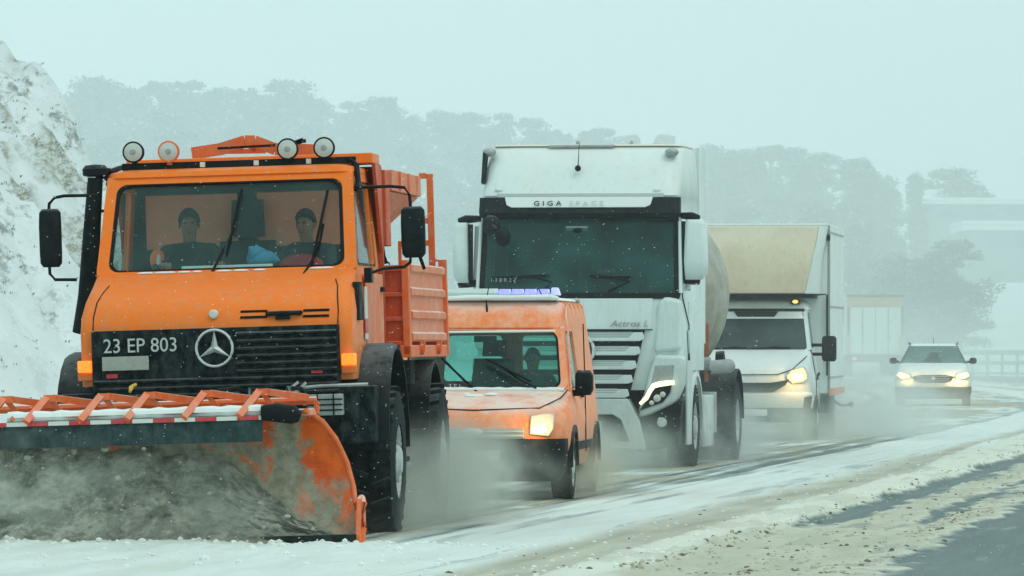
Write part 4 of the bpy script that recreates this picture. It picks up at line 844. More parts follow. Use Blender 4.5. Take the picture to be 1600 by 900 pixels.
q = MB(); c = [(.84, 4.26, 1.05), (-.84, 4.26, 1.05), (-.76, 4.24, 1.675), (.76, 4.24, 1.675)]
for (u0, u1) in ((.04, .47), (.53, .96)):
    cc = [bil(c, u0 - .04, 0), bil(c, u1 + .03, 0), bil(c, u1 + .03, 1), bil(c, u0 - .04, 1)]; mb = MB(); lp, nr = framed(mb, cc, (.14, .12, .86, .86), .04, .05, .01, 3); d = V.part('rear_door', mb, M['van_orange']); V.part('rear_window', pane(lp, nr, .3), M['glass_van'], parent=d, smooth=0)
q = MB(); q.rings([(.20, .80, .04, .6, .3), (.32, .87, -.045, .6, .36), (.54, .885, -.055, .6, .38), (.605, .88, -.01, .6, .36)]); V.part('bumper', q, M['black'], smooth=50)
q = MB(); q.box(-.49, .49, -.03, .1, .605, .70); g_ = V.part('grille', q, M['steel'], bevel=.01)
for z in (.628, .668):
    q = MB(); q.box(-.485, .485, -.045, -.03, z, z + .016); V.part('grille_bar', q, M['lens'], parent=g_)
q = MB(); q.ball((0, -.05, .665), (.10, .022, .042), 20, 10); V.part('oval_badge', q, M['lens'], parent=g_)
q = MB(); q.box(-.26, .26, -.062, -.05, .40, .50); V.part('number_plate', q, M['offwhite'])
for s_ in (-1, 1):
    wheel(V, .79 * s_, .85, .33, .325, .20, .20, s_, lugs=30, lug=.008, name='front_wheel', bolts=5); wheel(V, .79 * s_, 3.70, .33, .325, .20, .20, s_, lugs=30, lug=.008, name='rear_wheel', bolts=5)
q = MB(); q.box(-.8, .8, .3, 4.1, .24, .34); V.part('underbody', q, M['under'])
q = MB(); q.tube([(-.80, .40, .988), (-.62, .16, .895), (0, .10, .875), (.62, .16, .895), (.80, .40, .988), (.835, .84, 1.062)], .007, 5); V.part('bonnet_seam', q, M['black_clean'])
q = MB(); q.tube([(x, .835 + .02 * math.sin(x * 7), 1.066) for x in np.linspace(-.8, .8, 24)], [.014 + .012 * abs(math.sin(k * 1.9)) for k in range(24)], 7); V.part('cowl_snow', q, M['snow'])
for s_ in (-1, 1):
    q = MB(); q.tube([(.86 * s_, .9, 1.06), (.80 * s_, 1.28, 1.66), (.775 * s_, 1.36, 1.76), (.76 * s_, 1.6, 1.86)], .010, 6); V.part('pillar_bead', q, M['van_orange'])
# light bar on the roof: white housing, blue half lit
q = MB(); q.rings([(1.965, .645, 1.52, 1.72, .03, 0), (2.0, .65, 1.50, 1.74, .04, 0)]); lb = V.part('light_bar', q, M['white'])
q = MB(); q.rings([(2.0, .37, 1.515, 1.725, .04, -.27), (2.04, .36, 1.53, 1.71, .04, -.27)]); V.part('bar_cover', q, M['white'], parent=lb)
for k in range(4):
    x = .165 + k * .125; q = MB(); q.rings([(1.985, .052, 1.485, 1.72, .012, x), (2.035, .05, 1.50, 1.71, .02, x)]); V.part('blue_beacon', q, M['bluelamp'], parent=lb, bevel=.006)
q = MB(); q.rings([(1.975, .045, 1.50, 1.72, .02, .66), (2.05, .03, 1.53, 1.70, .02, .65)]); V.part('beacon_end', q, M['bluelens'], parent=lb, bevel=.01)
for k in range(3): 
    q = MB(); q.box(-.5 + k * .5 - .03, -.5 + k * .5 + .03, 1.56, 1.68, 1.925, 1.97); V.part('bar_foot', q, M['black'], parent=lb)
q = MB(); q.tube([A(761, 486, 1.36), A(760, 470, 1.40), A(764, 446, 1.44)], [.012, .006, .004], 6); q.ball(A(761, 487, 1.36), .014, 8, 6); V.part('aerial', q, M['black_clean'])
q = MB(); q.tube([A(842, 452, 1.5), A(848, 464, 1.42), A(862, 468, 1.5), A(880, 476, 2.0)], .006, 5); V.part('beacon_cable', q, M['black_clean'])
q = MB(); q.ball(A(903, 471, 2.2), .02, 10, 8); V.part('roof_stud', q, M['steel'])
wiper(V, [A(690, 560, .92), A(700, 568, .96), A(722, 592, .90), A(745, 612, .80)], A(694, 564, 1.0), A(736, 604, .84), r=.009)
wiper(V, [A(838, 606, .80), A(815, 595, .86), A(790, 578, .96), A(772, 566, 1.0)], A(829, 596, .84), A(760, 561, 1.02), r=.009)
a = A(701, 609, .86); text(V, '3 E L', (a.x, .835, a.z + .01), .065, M['letter'], 'glass_lettering', .002)
for i in range(9):
    a = A(716 + i * 8 + random.uniform(-3, 3), 614 + random.uniform(0, 12), .8); q = MB(); q.ball((a.x, .55 + random.uniform(0, .25), 1.0 + .03 * random.random()), (random.uniform(.04, .09), .08, .02), 9, 6); V.part('bonnet_snow_lump', q, M['snow'], smooth=60)
q = MB(); q.rings([(.98, .80, .9, 1.2, .05), (1.08, .78, 1.0, 1.3, .05)]); V.part('dashboard', q, M['interior'])
q = MB(); q.box(-.11, .11, 1.28, 1.31, 1.52, 1.58); V.part('rear_view_mirror', q, M['black_clean'])
for x in (-.40, .40):
    q = MB(); q.rings([(.75, .24, 1.65, 2.15, .05), (.95, .24, 1.62, 2.15, .05)]); q.rings([(.92, .24, 2.10, 2.24, .05), (1.36, .20, 2.22, 2.32, .05)]); q.rings([(1.38, .12, 2.24, 2.31, .03), (1.54, .11, 2.25, 2.32, .03)]); V.part('seat', q, M['seat'])
q = MB(); q.tube([(.42 + .19 * math.cos(a), 1.45 + .08 * math.sin(a), 1.08 + .17 * math.sin(a)) for a in [2 * math.pi * k / 20 for k in range(21)]], .013, 6); V.part('steering_wheel', q, M['interior'])
def redmark(e, T):
    for sx in (-.17, .17):
        q = MB(); q.ball((sx, -.08, .38), (.045, .05, .05), 8, 6); q.build('shoulder_patch', M['red_cloth'], e, T=T)
person(V, .40, 2.0, .76, 'driver of the orange van in dark clothes with red shoulder patches', M['jacket'], [(-.17, -.42, .34), (.20, -.42, .34)], scale=.88, extra=redmark)

# ------------------------------------------------------------ the white tractor unit
V = Veh('truck_tractor', 'tall white lorry cab with slatted grille and a yellow-white hockey-stick daytime light', 'lorry', .78, 75.8, 8)
A = V.at; X0 = 0.0
W_ = M['white_truck']
mb = MB(); mb.rings([(.95, 1.22, .06, 2.20, .22), (1.35, 1.23, .02, 2.22, .20), (1.70, 1.23, .0, 2.24, .18), (2.04, 1.225, .05, 2.25, .16)]); V.part('cab_body', mb, W_, smooth=50)
c = [(-1.215, .06, 2.03), (1.215, .06, 2.03), (1.175, .26, 3.02), (-1.175, .26, 3.02)]
mb = MB(); lp, nr = framed(mb, c, (.03, .015, .97, .965), .06, .05, .05, 5); fr = V.part('windscreen_frame', mb, M['black']); V.part('windscreen', pane(lp, nr, .15), M['glass_dark'], parent=fr, smooth=0)
for s_ in (-1, 1):
    c = [(1.225 * s_, .08, 2.03), (1.225 * s_, 2.22, 2.03), (1.20 * s_, 2.22, 3.02), (1.19 * s_, .26, 3.02)]; c = c if s_ > 0 else [c[1], c[0], c[3], c[2]]
    mb = MB(); lp, nr = framed(mb, c, (.07, .10, .50, .80) if s_ > 0 else (.50, .10, .93, .80), .05, .05, .03, 4); d = V.part('door', mb, W_); V.part('window', pane(lp, nr, .3), M['glass_dark'], parent=d, smooth=0)
    q = MB(); q.rings([(1.0, .012, .75, 1.65, .005, 1.228 * s_), (2.0, .012, .75, 1.65, .005, 1.232 * s_)]); V.part('door_skin', q, W_, parent=d)
    q = MB(); q.box(1.23 * s_ - .02, 1.23 * s_ + .02, 1.45, 1.60, 1.50, 1.56); V.part('door_handle', q, M['black'], parent=d, bevel=.006)
    q = MB(); q.rings([(2.10, .02, .06, .20, .015, 1.215 * s_), (2.95, .018, .18, .32, .015, 1.19 * s_)]); V.part('screen_pillar', q, M['white_truck'])
q = MB(); q.box(-1.15, 1.15, 2.19, 2.23, 2.03, 3.05); V.part('cab_rear_wall', q, M['interior'])
mb = MB(); mb.rings([(3.02, 1.185, .24, 2.25, .15), (3.24, 1.185, .24, 2.26, .18), (3.26, 1.20, .22, 2.28, .2), (3.60, 1.185, .45, 2.30, .22), (3.80, 1.165, .66, 2.32, .25), (3.86, 1.13, .76, 2.32, .28)]); rf = V.part('high_roof', mb, M['white_roof'], smooth=50)
q = MB(); q.rings([(3.862, 1.14, .72, 2.33, .25), (3.885, 1.12, .76, 2.33, .28)]); V.part('roof_edge', q, M['cream'], parent=rf)
q = MB(); q.tube([A(858, 229, .70), A(960, 228, .70)], .018, 6); V.part('roof_marker', q, M['steel'], parent=rf)
for px in (903, 987): 
    q = MB(); z0 = A(px, 228, .8); q.tube([z0, (z0.x, .8, z0.z + .06)], [.035, .015], 8); V.part('roof_stub', q, M['steel'], parent=rf)
q = MB(); q.rings([(3.24, 1.0, .205, .4, .03), (3.285, 1.0, .215, .4, .03)]); V.part('roof_ledge', q, M['galv'], parent=rf)
# visor: dark with a white name band
q = MB(); q.rings([(3.00, 1.19, .10, .34, .08), (3.05, 1.20, .02, .34, .08), (3.235, 1.20, .10, .34, .08)]); vs_ = V.part('sun_visor', q, M['black'], smooth=40)
q = MB(); zb = A(900, 324, .02).z; q.prism([(-.80, zb), (.80, zb), (.86, zb + .03), (.885, 3.238), (-.885, 3.238), (-.86, zb + .03)], 'y', .035, .10)
for i, v in enumerate(q.v): q.v[i] = (v[0], v[1] + (v[2] - 3.05) * .38 - .035, v[2])
V.part('name_band', q, M['card'], parent=vs_, bevel=.006)
a = A(834, 322, .05); text(V, 'G I G A', (a.x, .015, a.z + .005), .085, M['black_clean'], 'name_lettering', .003, rot=(69, 0, 0), parent=vs_, sx=1.22)
a = A(890, 322, .05); text(V, 'S P A C E', (a.x, .015, a.z + .005), .085, M['ghost'], 'name_lettering', .003, rot=(69, 0, 0), parent=vs_, sx=1.22)
for px in (780, 1027):
    a = A(px, 297, .3); q = MB(); q.ball((a.x, .26, a.z), (.05, .03, .025), 12, 8); V.part('roof_bump', q, M['white_roof'], parent=rf, smooth=60)
q = MB(); b = A(903, 263, .35); q.ball(b, .038, 12, 8); q.tube([b, A(904, 244, .45), A(905, 224, .6)], [.008, .005, .004], 5); V.part('whip_aerial', q, M['black_clean'])
for s_, px in ((-1, 765), (1, 1050)):
    a = A(px, 238, .6); q = MB(); q.ball((a.x, .58, a.z), (.085, .10, .055), 14, 8); V.part('roof_horn', q, M['steel'], smooth=60)
q = MB(); q.prism([(.5, 3.78), (.75, 3.82), (.45, 3.40), (.35, 3.42)], 'x', -1.21, -1.17); V.part('side_deflector', q, M['black'])
q = MB(); q.prism([(2.2, 3.0), (2.95, 3.0), (2.95, 3.86), (2.6, 3.90), (2.2, 3.88)], 'x', 1.16, 1.20); q.box(1.16, 1.20, 2.2, 2.9, 1.5, 2.998); V.part('air_deflector', q, M['white_roof'])
q = MB(); q.prism([(2.2, 1.5), (2.9, 1.5), (2.9, 3.86), (2.2, 3.88)], 'x', -1.20, -1.16); V.part('air_deflector', q, M['white_roof'])
# mirrors
for s_, (pa, pb) in ((1, ((1070, 437), (1106, 343))), (-1, ((709, 442), (733, 348)))):
    a = A(*pa, .25); b = A(*pb, .25); cx = (a.x + b.x) / 2; hw = abs(b.x - a.x) / 2
    q = MB(); q.rings([(a.z, hw * .7, .18, .34, .03, cx - .03 * s_), (a.z + .08, hw * .95, .12, .36, .05, cx), (a.z + .22, hw, .10, .36, .05, cx), (b.z - .06, hw * .9, .12, .36, .05, cx), (b.z, hw * .7, .16, .34, .04, cx - .02 * s_)]); mi = V.part('mirror_housing', q, M['white_truck'], smooth=60)
    for z, px in ((b.z + .03, 0), (a.z - .02, 0)):
        q = MB(); q.tube([(1.17 * s_, .32, z + .02), (cx - .05 * s_, .26, z + .01), (cx + .04 * s_, .25, z - .01)], [.035, .05, .03], 8); V.part('mirror_arm', q, M['black_clean'], parent=mi)
    q = MB(); x = cx - hw * s_ * 1.15; q.rings([(a.z + .02, .02, .2, .36, .01, x), (b.z - .02, .02, .2, .36, .01, x)]); V.part('mirror_glass_edge', q, M['black'], parent=mi)
    q = MB(); x = 1.255 * s_ ; q.rings([(2.15, .03, .30, .42, .02, x + .02 * s_), (2.9, .03, .34, .42, .02, x)]); V.part('wind_guide', q, M['white_truck'], parent=mi)
q = MB(); q.tube([A(762, 335, .1), A(768, 350, -.1), A(775, 360, -.15)], .03, 8); q.ball(A(768, 352, -.08), (.11, .06, .12), 12, 8); V.part('kerb_mirror_arm', q, M['black'])
q = MB(); a = A(785, 370, -.15); q.ball(a, (.10, .06, .115), 14, 10); V.part('kerb_mirror', q, M['black_clean'])
# behind the screen
a = A(904, 360, .4); q = MB(); q.rings([(a.z - .05, .15, .24, .34, .03, a.x), (a.z + .05, .15, .24, .34, .03, a.x)]); sb = V.part('sensor_box', q, M['teal_grey'], bevel=.01); q = MB(); q.ball((a.x + .01, .23, a.z - .005), (.055, .02, .035), 12, 8); V.part('sensor_lens', q, M['black_clean'], parent=sb)
q = MB(); q.rings([(2.0, 1.12, .30, .9, .05), (2.16, 1.10, .34, .8, .05)]); V.part('dashboard', q, M['interior'])
a = A(932, 419, .35); q = MB(); q.box(a.x - .05, a.x + .06, .26, .28, a.z - .04, a.z + .05); V.part('yellow_card', q, M['yellow'])
a = A(948, 422, .3); q = MB(); q.box(a.x - .11, a.x + .12, .225, .245, a.z - .03, a.z + .015); V.part('windscreen_card', q, M['card'])
for x in (-.6, .55):
    q = MB(); q.rings([(1.7, .26, 1.2, 1.7, .05), (2.1, .26, 1.15, 1.7, .05)]); q.rings([(2.0, .25, 1.6, 1.75, .05), (2.7, .20, 1.72, 1.85, .05)]); V.part('seat', q, M['seat'])
wiper(V, [A(950, 455, .05), A(985, 440, .08), A(935, 430, .1)], A(922, 431, .1), A(985, 433, .1), r=.010)
wiper(V, [A(850, 455, .05), A(862, 440, .08), A(820, 430, .1)], A(768, 434, .1), A(858, 430, .1), r=.010)
a = A(766, 442, .08); text(V, '1 3 8 R 2 7', (a.x, .055, a.z + .01), .07, M['faint_letter'], 'glass_lettering', .002, rot=(80, 0, 0))
q = MB(); q.box(-1.16, 1.16, .035, .09, 2.03, 2.10); V.part('wiper_panel', q, M['black'])
# front panel, corner panels, grille
q = MB(); q.rings([(1.66, .88, -.04, .2, .05), (2.035, .90, .005, .2, .05)]); fp = V.part('front_panel', q, W_, bevel=.01)
a = A(953, 512, -.05); text(V, 'Actros L', (a.x, -.045, a.z + .015), .105, M['steel'], 'model_lettering', .003, sx=1.22, shear=.3, parent=fp)
q = MB(); q.lathe([(0, .02), (-.012, .018), (-.013, .001)], (A(901, 471, 0).x, -.01, 2.0), 'y', 12); V.part('screw_badge', q, M['black_clean'], parent=fp)
for s_ in (-1, 1):
    q = MB(); q.prism([(.90 * s_, 1.38), (1.235 * s_, 1.42), (1.235 * s_, 2.02), (1.03 * s_, 2.06), (.95 * s_, 1.98)], 'y', -.03, .12); V.part('corner_panel', q, W_, bevel=.055)
    q = MB(); q.prism([(.72 * s_, .62), (.86 * s_, .66), (1.16 * s_, .80), (1.255 * s_, 1.02), (1.265 * s_, 1.36), (.92 * s_, 1.37), (.86 * s_, 1.20)], 'y', -.05, .30); lm_s = V.part('bumper_corner', q, W_, bevel=.05)
    q = MB(); q.prism([(.735 * s_, .70), (1.02 * s_, .80), (1.12 * s_, .92), (1.15 * s_, 1.25), (.93 * s_, 1.24), (.885 * s_, 1.02), (.77 * s_, .86)], 'y', -.066, -.045); hl = V.part('headlamp', q, M['steel'], bevel=.008)
    q = MB(); q.prism([(.745 * s_, .71), (1.02 * s_, .81), (1.105 * s_, .92), (1.125 * s_, 1.02), (.92 * s_, 1.0), (.86 * s_, .88)], 'y', -.074, -.064); V.part('lamp_bowl', q, M['black_clean'], parent=hl)
    for (x, z, r_) in ((.955, .855, .045), (1.02, .90, .035), (.89, .80, .03)):
        q = MB(); q.ball((x * s_, -.075, z), (r_, .02, r_), 12, 8); V.part('lamp_element', q, M['lens'], parent=hl)
    if s_ > 0:
        q = MB(); pts = [A(1000, 631, -.085), A(1010, 622, -.085), A(1016, 610, -.085), A(1021, 603, -.085), A(1031, 600, -.085), A(1053, 597.5, -.085)]
        q.tube([tuple(p_) for p_ in pts], [.018, .026, .026, .030, .032, .026], 8); V.part('daytime_light', q, M['drl'], parent=hl)
    q = MB(); q.prism([(.70 * s_, .22), (.93 * s_, .25), (1.20 * s_, .30), (1.24 * s_, .84), (.78 * s_, .64)], 'y', .02, .3); lo = V.part('lower_corner', q, M['black'], bevel=.02)
    q = MB(); q.lathe([(0, .06), (-.02, .055), (-.025, .001)], (1.00 * s_, .02, .57), 'y', 16); V.part('fog_lamp', q, M['lens'], parent=lo)
    rg = []
    for k in range(13):
        t = R(-5 + 190 * k / 12); rg.append([(x_ * s_, 1.40 + r_ * math.cos(t), .52 + r_ * math.sin(t)) for x_, r_ in ((.95, .66), (1.25, .66), (1.27, .64), (1.27, .59), (.95, .59))])
    q = MB(); q.loft(rg); V.part('wheel_arch', q, W_, smooth=50)
    q = MB(); q.rings([(.30, .012, .35, .82, .005, 1.255 * s_), (1.30, .014, .35, .78, .005, 1.255 * s_)]); q.rings([(1.18, .012, .78, 2.2, .005, 1.25 * s_), (1.66, .012, .6, 2.2, .005, 1.25 * s_)]); V.part('side_cladding', q, W_)
q = MB(); q.prism([(-.80, 1.66), (.80, 1.66), (.60, .84), (-.60, .84)], 'y', -.012, .06); g_ = V.part('grille', q, M['black'])
M['mesh'], nt, p = nmat('perforated grille')
tc = nt.nodes.new('ShaderNodeTexCoord'); vo = nt.nodes.new('ShaderNodeTexVoronoi'); vo.inputs['Scale'].default_value = 38; vo.inputs['Randomness'].default_value = 0; nt.links.new(tc.outputs['Object'], vo.inputs['Vector'])
nt.links.new(mixc(nt, rng(nt, vo.outputs['Distance'], .20, .32), (.10, .13, .13), (.52, .60, .58)), p.inputs['Base Color'])
for k in range(5):
    zt = 1.655 - k * .168; hw = .80 - k * .045
    q = MB(); q.box(-hw + .12, hw - .14, -.028, -.013, zt - .105, zt - .015); V.part('grille_mesh', q, M['mesh'], parent=g_)
    q = MB(); q.prism([(-hw, zt - .10), (-hw + .06, zt - .125), (hw - .06, zt - .125), (hw, zt - .10), (hw - .02, zt - .02), (hw - .13, zt - .02), (hw - .19, zt - .085), (-hw + .19, zt - .085), (-hw + .13, zt - .02), (-hw + .02, zt - .02)], 'y', -.06, -.03); V.part('grille_bar', q, W_, parent=g_, bevel=.008)
sc = (0, -.09, 1.42); rr = .20; q = MB(); q.tube([(sc[0] + rr * math.cos(a), sc[1], sc[2] + rr * math.sin(a)) for a in [2 * math.pi * k / 32 for k in range(33)]], .022, 8)
for k in range(3):
    a = R(90 + 120 * k); t = Vector((math.cos(a), 0, math.sin(a))); u = Vector((-math.sin(a), 0, math.cos(a))); o_ = Vector(sc)
    q.add([o_ + u * .04, o_ + t * rr, o_ - u * .04, o_ + Vector((0, -.03, 0))], [(0, 1, 3), (1, 2, 3), (0, 3, 2)])
V.part('star_emblem', q, M['chrome'], parent=g_)
q = MB(); q.lathe([(0, .20), (-.03, .19), (-.031, .001)], (0, -.03, 1.42), 'y', 28); V.part('emblem_plate', q, M['black'], parent=g_)
q = MB(); q.prism([(-.74, .60), (-.60, .85), (.60, .85), (.74, .60), (.82, .24), (.40, .26), (.38, .33), (.62, .34), (.52, .60), (.42, .66), (-.42, .66), (-.52, .60), (-.62, .34), (-.38, .33), (-.40, .26), (-.82, .24)], 'y', -.06, .25); V.part('front_bumper', q, W_, bevel=.015)
q = MB(); q.prism([(-.60, .28), (-.50, .64), (.50, .64), (.60, .28)], 'y', .05, .2); V.part('air_intake', q, M['black'])
q = MB(); q.box(-.28, .28, -.055, -.045 + .1, .46, .58); V.part('number_plate', q, M['offwhite'])
for s_ in (-1, 1):
    q = MB(); q.tube([(1.19 * s_, .30, 2.98), (1.232 * s_, .14, 2.05), (1.245 * s_, .70, 1.72), (1.247 * s_, .72, 1.0)], .008, 5); V.part('door_seam', q, M['interior'])
q = MB(); q.tube([(-.90, -.055, 1.665), (.90, -.055, 1.665)], .007, 5); V.part('panel_gap', q, M['interior'])
# chassis side: box, tank, wheels
for s_ in (-1, 1):
    q = MB(); q.rings([(.24, .16, 2.25, 3.3, .03, 1.10 * s_), (.87, .16, 2.25, 3.3, .03, 1.10 * s_)]); V.part('side_box', q, M['white'], bevel=.015)
    q = MB(); q.rings([(.40, .30, 3.35, 4.1, .1, .92 * s_), (.90, .30, 3.35, 4.1, .1, .92 * s_)]); V.part('fuel_tank', q, M['steel'], smooth=50)
    q = MB(); q.tube([(.95 * s_, 3.3, 1.25), (1.22 * s_, 3.3, 1.25)], .085, 14); V.part('air_cylinder', q, M['steel'])
    q = MB(); q.lathe([(0, .10), (.1 * s_, .11), (.12 * s_, .001)], (1.18 * s_, 4.3, 1.30), 'x', 16); V.part('pipe_elbow', q, M['black'])
    wheel(V, 1.09 * s_, 1.40, .51, .51, .32, .29, s_, lugs=36, lug=.012, name='front_wheel')
    for x in (1.13, .78): wheel(V, x * s_, 5.9, .52, .52, .32, .29, s_, lugs=36, lug=.016, name='rear_wheel', dual=(x > 1), bolts=0)
    rg = []
    for k in range(11):
        t = R(180 * k / 10); rg.append([(x_ * s_, 5.9 + r_ * math.cos(t), .54 + r_ * math.sin(t)) for x_, r_ in ((.62, .64), (1.30, .64), (1.30, .61), (.62, .61))])
    q = MB(); q.loft(rg); V.part('rear_wing', q, M['under'], smooth=50)
    for z in (.90, .50):
        q = MB(); q.box(min(.86 * s_, .98 * s_), max(.86 * s_, .98 * s_), 4.1, 4.14, z, z + .14); V.part('chassis_plate', q, M['steel'])
q = MB(); q.box(-.42, .42, .3, 6.2, .72, .98); q.box(-.9, .9, 1.3, 1.5, .42, .6); q.box(-.9, .9, 5.8, 6.0, .42, .6); q.box(-1.0, 1.0, 2.3, 3.9, .60, .95); V.part('chassis', q, M['under'])
q = MB(); q.lathe([(0, .5), (.06, .5), (.06, .001)], (0, 5.0, 1.0), 'z', 24); V.part('fifth_wheel', q, M['under'])
# tank semi-trailer
Tv = Veh('tank_trailer', 'dirty beige bulk tank trailer coupled behind the tall white lorry cab', 'tank trailer', 1.345, 75.75, 1.5)
q = MB(); prof_ = [(3.25, .02), (3.27, .45), (3.40, .80), (3.65, 1.05), (4.1, 1.22), (5.0, 1.27), (6.5, 1.27), (14.4, 1.27), (14.9, 1.0), (15.05, .4), (15.06, .01)]
rg = []
for (y, r_) in prof_:
    zc = 2.12 if y > 4.2 else 2.05 + .0 * y; rg.append([(r_ * math.cos(2 * math.pi * k / 40), y + (.0 if r_ > 1.2 else .25 * max(0, -math.sin(2 * math.pi * k / 40)) * (1 if y < 5 else 0)), zc + r_ * math.sin(2 * math.pi * k / 40) * (1.0 if math.sin(2 * math.pi * k / 40) > 0 else 1.02)) for k in range(40)])
q.loft(rg); tk_ = Tv.part('tank', q, M['tank'], smooth=60)
for y in (7.0, 11.8):
    q = MB(); q.lathe([(-.03, 1.272), (-.03, 1.28), (.03, 1.28), (.03, 1.272)], (0, y, 2.12), 'x' if False else 'y', 40); Tv.part('tank_band', q, M['steel'], parent=tk_)
for y in (5.5, 8.5, 11.5):
    q = MB(); q.lathe([(0, .26), (.12, .26), (.14, .2), (.14, .001)], (0, y, 3.36), 'z', 18); Tv.part('hatch', q, M['steel'], parent=tk_)
q = MB(); q.box(-.5, .5, 4.2, 14.8, 1.03, 1.2); q.box(-.9, .9, 9.5, 14.2, .62, .98); Tv.part('trailer_chassis', q, M['under'])
q = MB(); q.prism([(3.6, 1.75), (4.3, 1.02), (4.4, 1.02), (4.4, 1.5)], 'x', .95, 1.0); Tv.part('front_support', q, M['orange_dust'])
q = MB(); q.tube([(1.0, 3.9, 1.2), (1.25, 4.0, 1.22), (1.25, 4.6, 1.22)], .09, 10); Tv.part('discharge_pipe', q, M['steel'])
for s_ in (-1, 1):
    for y in (10.2, 11.5, 12.8): wheel(Tv, 1.08 * s_, y, .52, .52, .36, .29, s_, lugs=30, lug=.012, name='trailer_wheel', bolts=0)
    q = MB(); q.box(min(1.1 * s_, 1.2 * s_), max(1.1 * s_, 1.2 * s_), 6.4, 9.2, .55, .75); Tv.part('side_guard', q, M['steel'])
    q = MB(); q.box(min(.85 * s_, .98 * s_), max(.85 * s_, .98 * s_), 7.2, 7.35, .05, 1.1); Tv.part('landing_leg', q, M['steel'])

# ------------------------------------------------------------ the box truck with the cream air deflector
V = Veh('box_truck', 'white box truck with a stained cream air deflector over the cab and one lit headlamp', 'box truck', 3.62, 97, 6)
A = V.at; W2 = M['white']
q = MB(); q.rings([(.50, .90, .10, 2.6, .25), (.80, .94, .03, 2.6, .28), (1.0, .93, .08, 2.6, .28), (1.14, .90, .20, 2.6, .28), (1.30, .88, .52, 2.6, .2), (1.40, .86, .80, 2.6, .15)]); V.part('cab_body', q, W2, smooth=50)
c = [(-.86, .80, 1.385), (.86, .80, 1.385), (.76, 1.25, 2.02), (-.76, 1.25, 2.02)]; mb = MB(); lp, nr = framed(mb, c, (.03, .02, .97, .96), .05, .06, .04, 4); fr = V.part('windscreen_frame', mb, W2); V.part('windscreen', pane(lp, nr, .3), M['glass_day'], parent=fr, smooth=0)
q = MB(); a0, a1, a2, a3 = bil(c, .03, .77), bil(c, .97, .77), bil(c, .955, .955), bil(c, .045, .955); q.loft([[a0 + nr * .1, a1 + nr * .1, a2 + nr * .1, a3 + nr * .1], [a0, a1, a2, a3]]); V.part('sun_strip', q, M['card'], parent=fr)
q = MB(); q.box(-.22, .22, 1.30, 1.34, 1.97, 2.01); V.part('mirror_mount', q, M['interior'])
for s_ in (-1, 1):
    c = [(.87 * s_, .82, 1.39), (.87 * s_, 1.85, 1.39), (.78 * s_, 1.85, 2.02), (.77 * s_, 1.27, 2.02)]; c = c if s_ > 0 else [c[1], c[0], c[3], c[2]]
    mb = MB(); lp, nr = framed(mb, c, (.12, .05, .92, .92) if s_ > 0 else (.08, .05, .88, .92), .04, .04, .02, 4); d = V.part('door', mb, W2); V.part('window', pane(lp, nr, .3), M['glass_dark'], parent=d, smooth=0)
    q = MB(); q.rings([(1.0, .012, 1.5, 1.62, .005, .945 * s_), (1.05, .012, 1.5, 1.62, .005, .945 * s_)]); V.part('door_handle', q, M['black'], parent=d)
    q = MB(); q.ball((.94 * s_, 1.25, .98), (.02, .09, .05), 12, 8); V.part('fuel_cap', q, M['black_clean'], parent=d)
    # mirrors
    q = MB(); q.rings([(1.22, .085, 1.0, 1.12, .03, 1.13 * s_), (1.26, .11, .98, 1.14, .04, 1.13 * s_), (1.57, .11, .98, 1.14, .04, 1.13 * s_), (1.61, .085, 1.0, 1.12, .03, 1.13 * s_)]); mi = V.part('mirror_housing', q, M['black'], smooth=60)
    for z in (1.33, 1.47):
        q = MB(); q.box(min(.84 * s_, 1.05 * s_), max(.84 * s_, 1.05 * s_), 1.02, 1.07, z - .025, z + .025); V.part('mirror_arm', q, M['black_clean'], parent=mi, bevel=.006)
    pts = [(.53, .98), (.60, 1.09), (.80, 1.15), (.87, 1.02), (.80, .90), (.62, .88)]; q = MB(); q.prism([(x * s_, z) for x, z in pts], 'y', .00, .3); hl = V.part('headlamp', q, M['lens_clear'], bevel=.02)
    if s_ > 0:
        q = MB(); q.ball((.70, -.01, .985), (.15, .04, .075), 14, 10); V.part('lit_bulb', q, M['lampwarm'], parent=hl); q = MB(); q.ball((.71, -.045, .985), (.085, .02, .05), 12, 8); V.part('bulb_core', q, M['lampcore'], parent=hl); lamp(V, .71, -.25, .985, 9)
    q = MB(); q.prism([(.50 * s_, .55), (.90 * s_, .50), (.93 * s_, .70), (.62 * s_, .66)], 'y', -.03, .1); V.part('fog_recess', q, M['black'], bevel=.01)
    wheel(V, .85 * s_, .95, .35, .35, .22, .21, s_, lugs=30, lug=.01, name='front_wheel', bolts=5)
    wheel(V, .90 * s_, 4.5, .35, .35, .24, .21, s_, lugs=30, lug=.01, name='rear_wheel', bolts=5)
q = MB(); q.rings([(.30, .85, .02, .3, .12), (.42, .92, -.02, .3, .15), (.52, .92, -.02, .3, .15)]); V.part('lower_bumper', q, M['under'], smooth=50)
q = MB(); q.rings([(.52, .93, -.035, .3, .2), (.72, .94, -.04, .3, .22), (.76, .90, .0, .3, .22)]); V.part('bumper', q, W2, smooth=50)
q = MB(); q.prism([(-.60, .98), (-.52, .86), (-.34, .76), (.34, .76), (.52, .86), (.60, .98), (.55, .94), (.30, .90), (-.30, .90), (-.55, .94)], 'y', -.03, .2); g_ = V.part('grille', q, M['black'], bevel=.008)
for z in (.79, .84):
    q = MB(); q.box(-.36, .36, -.045, -.03, z, z + .016); V.part('grille_bar', q, M['black'], parent=g_)
q = MB(); q.box(-.25, .25, -.05, -.035, .40, .50); V.part('number_plate', q, M['card'])
q = MB(); q.rings([(2.015, .80, 1.22, 2.2, .12), (2.10, .78, 1.28, 2.2, .15), (2.16, .70, 1.40, 2.2, .2)]); rf = V.part('cab_roof', q, W2, smooth=50)
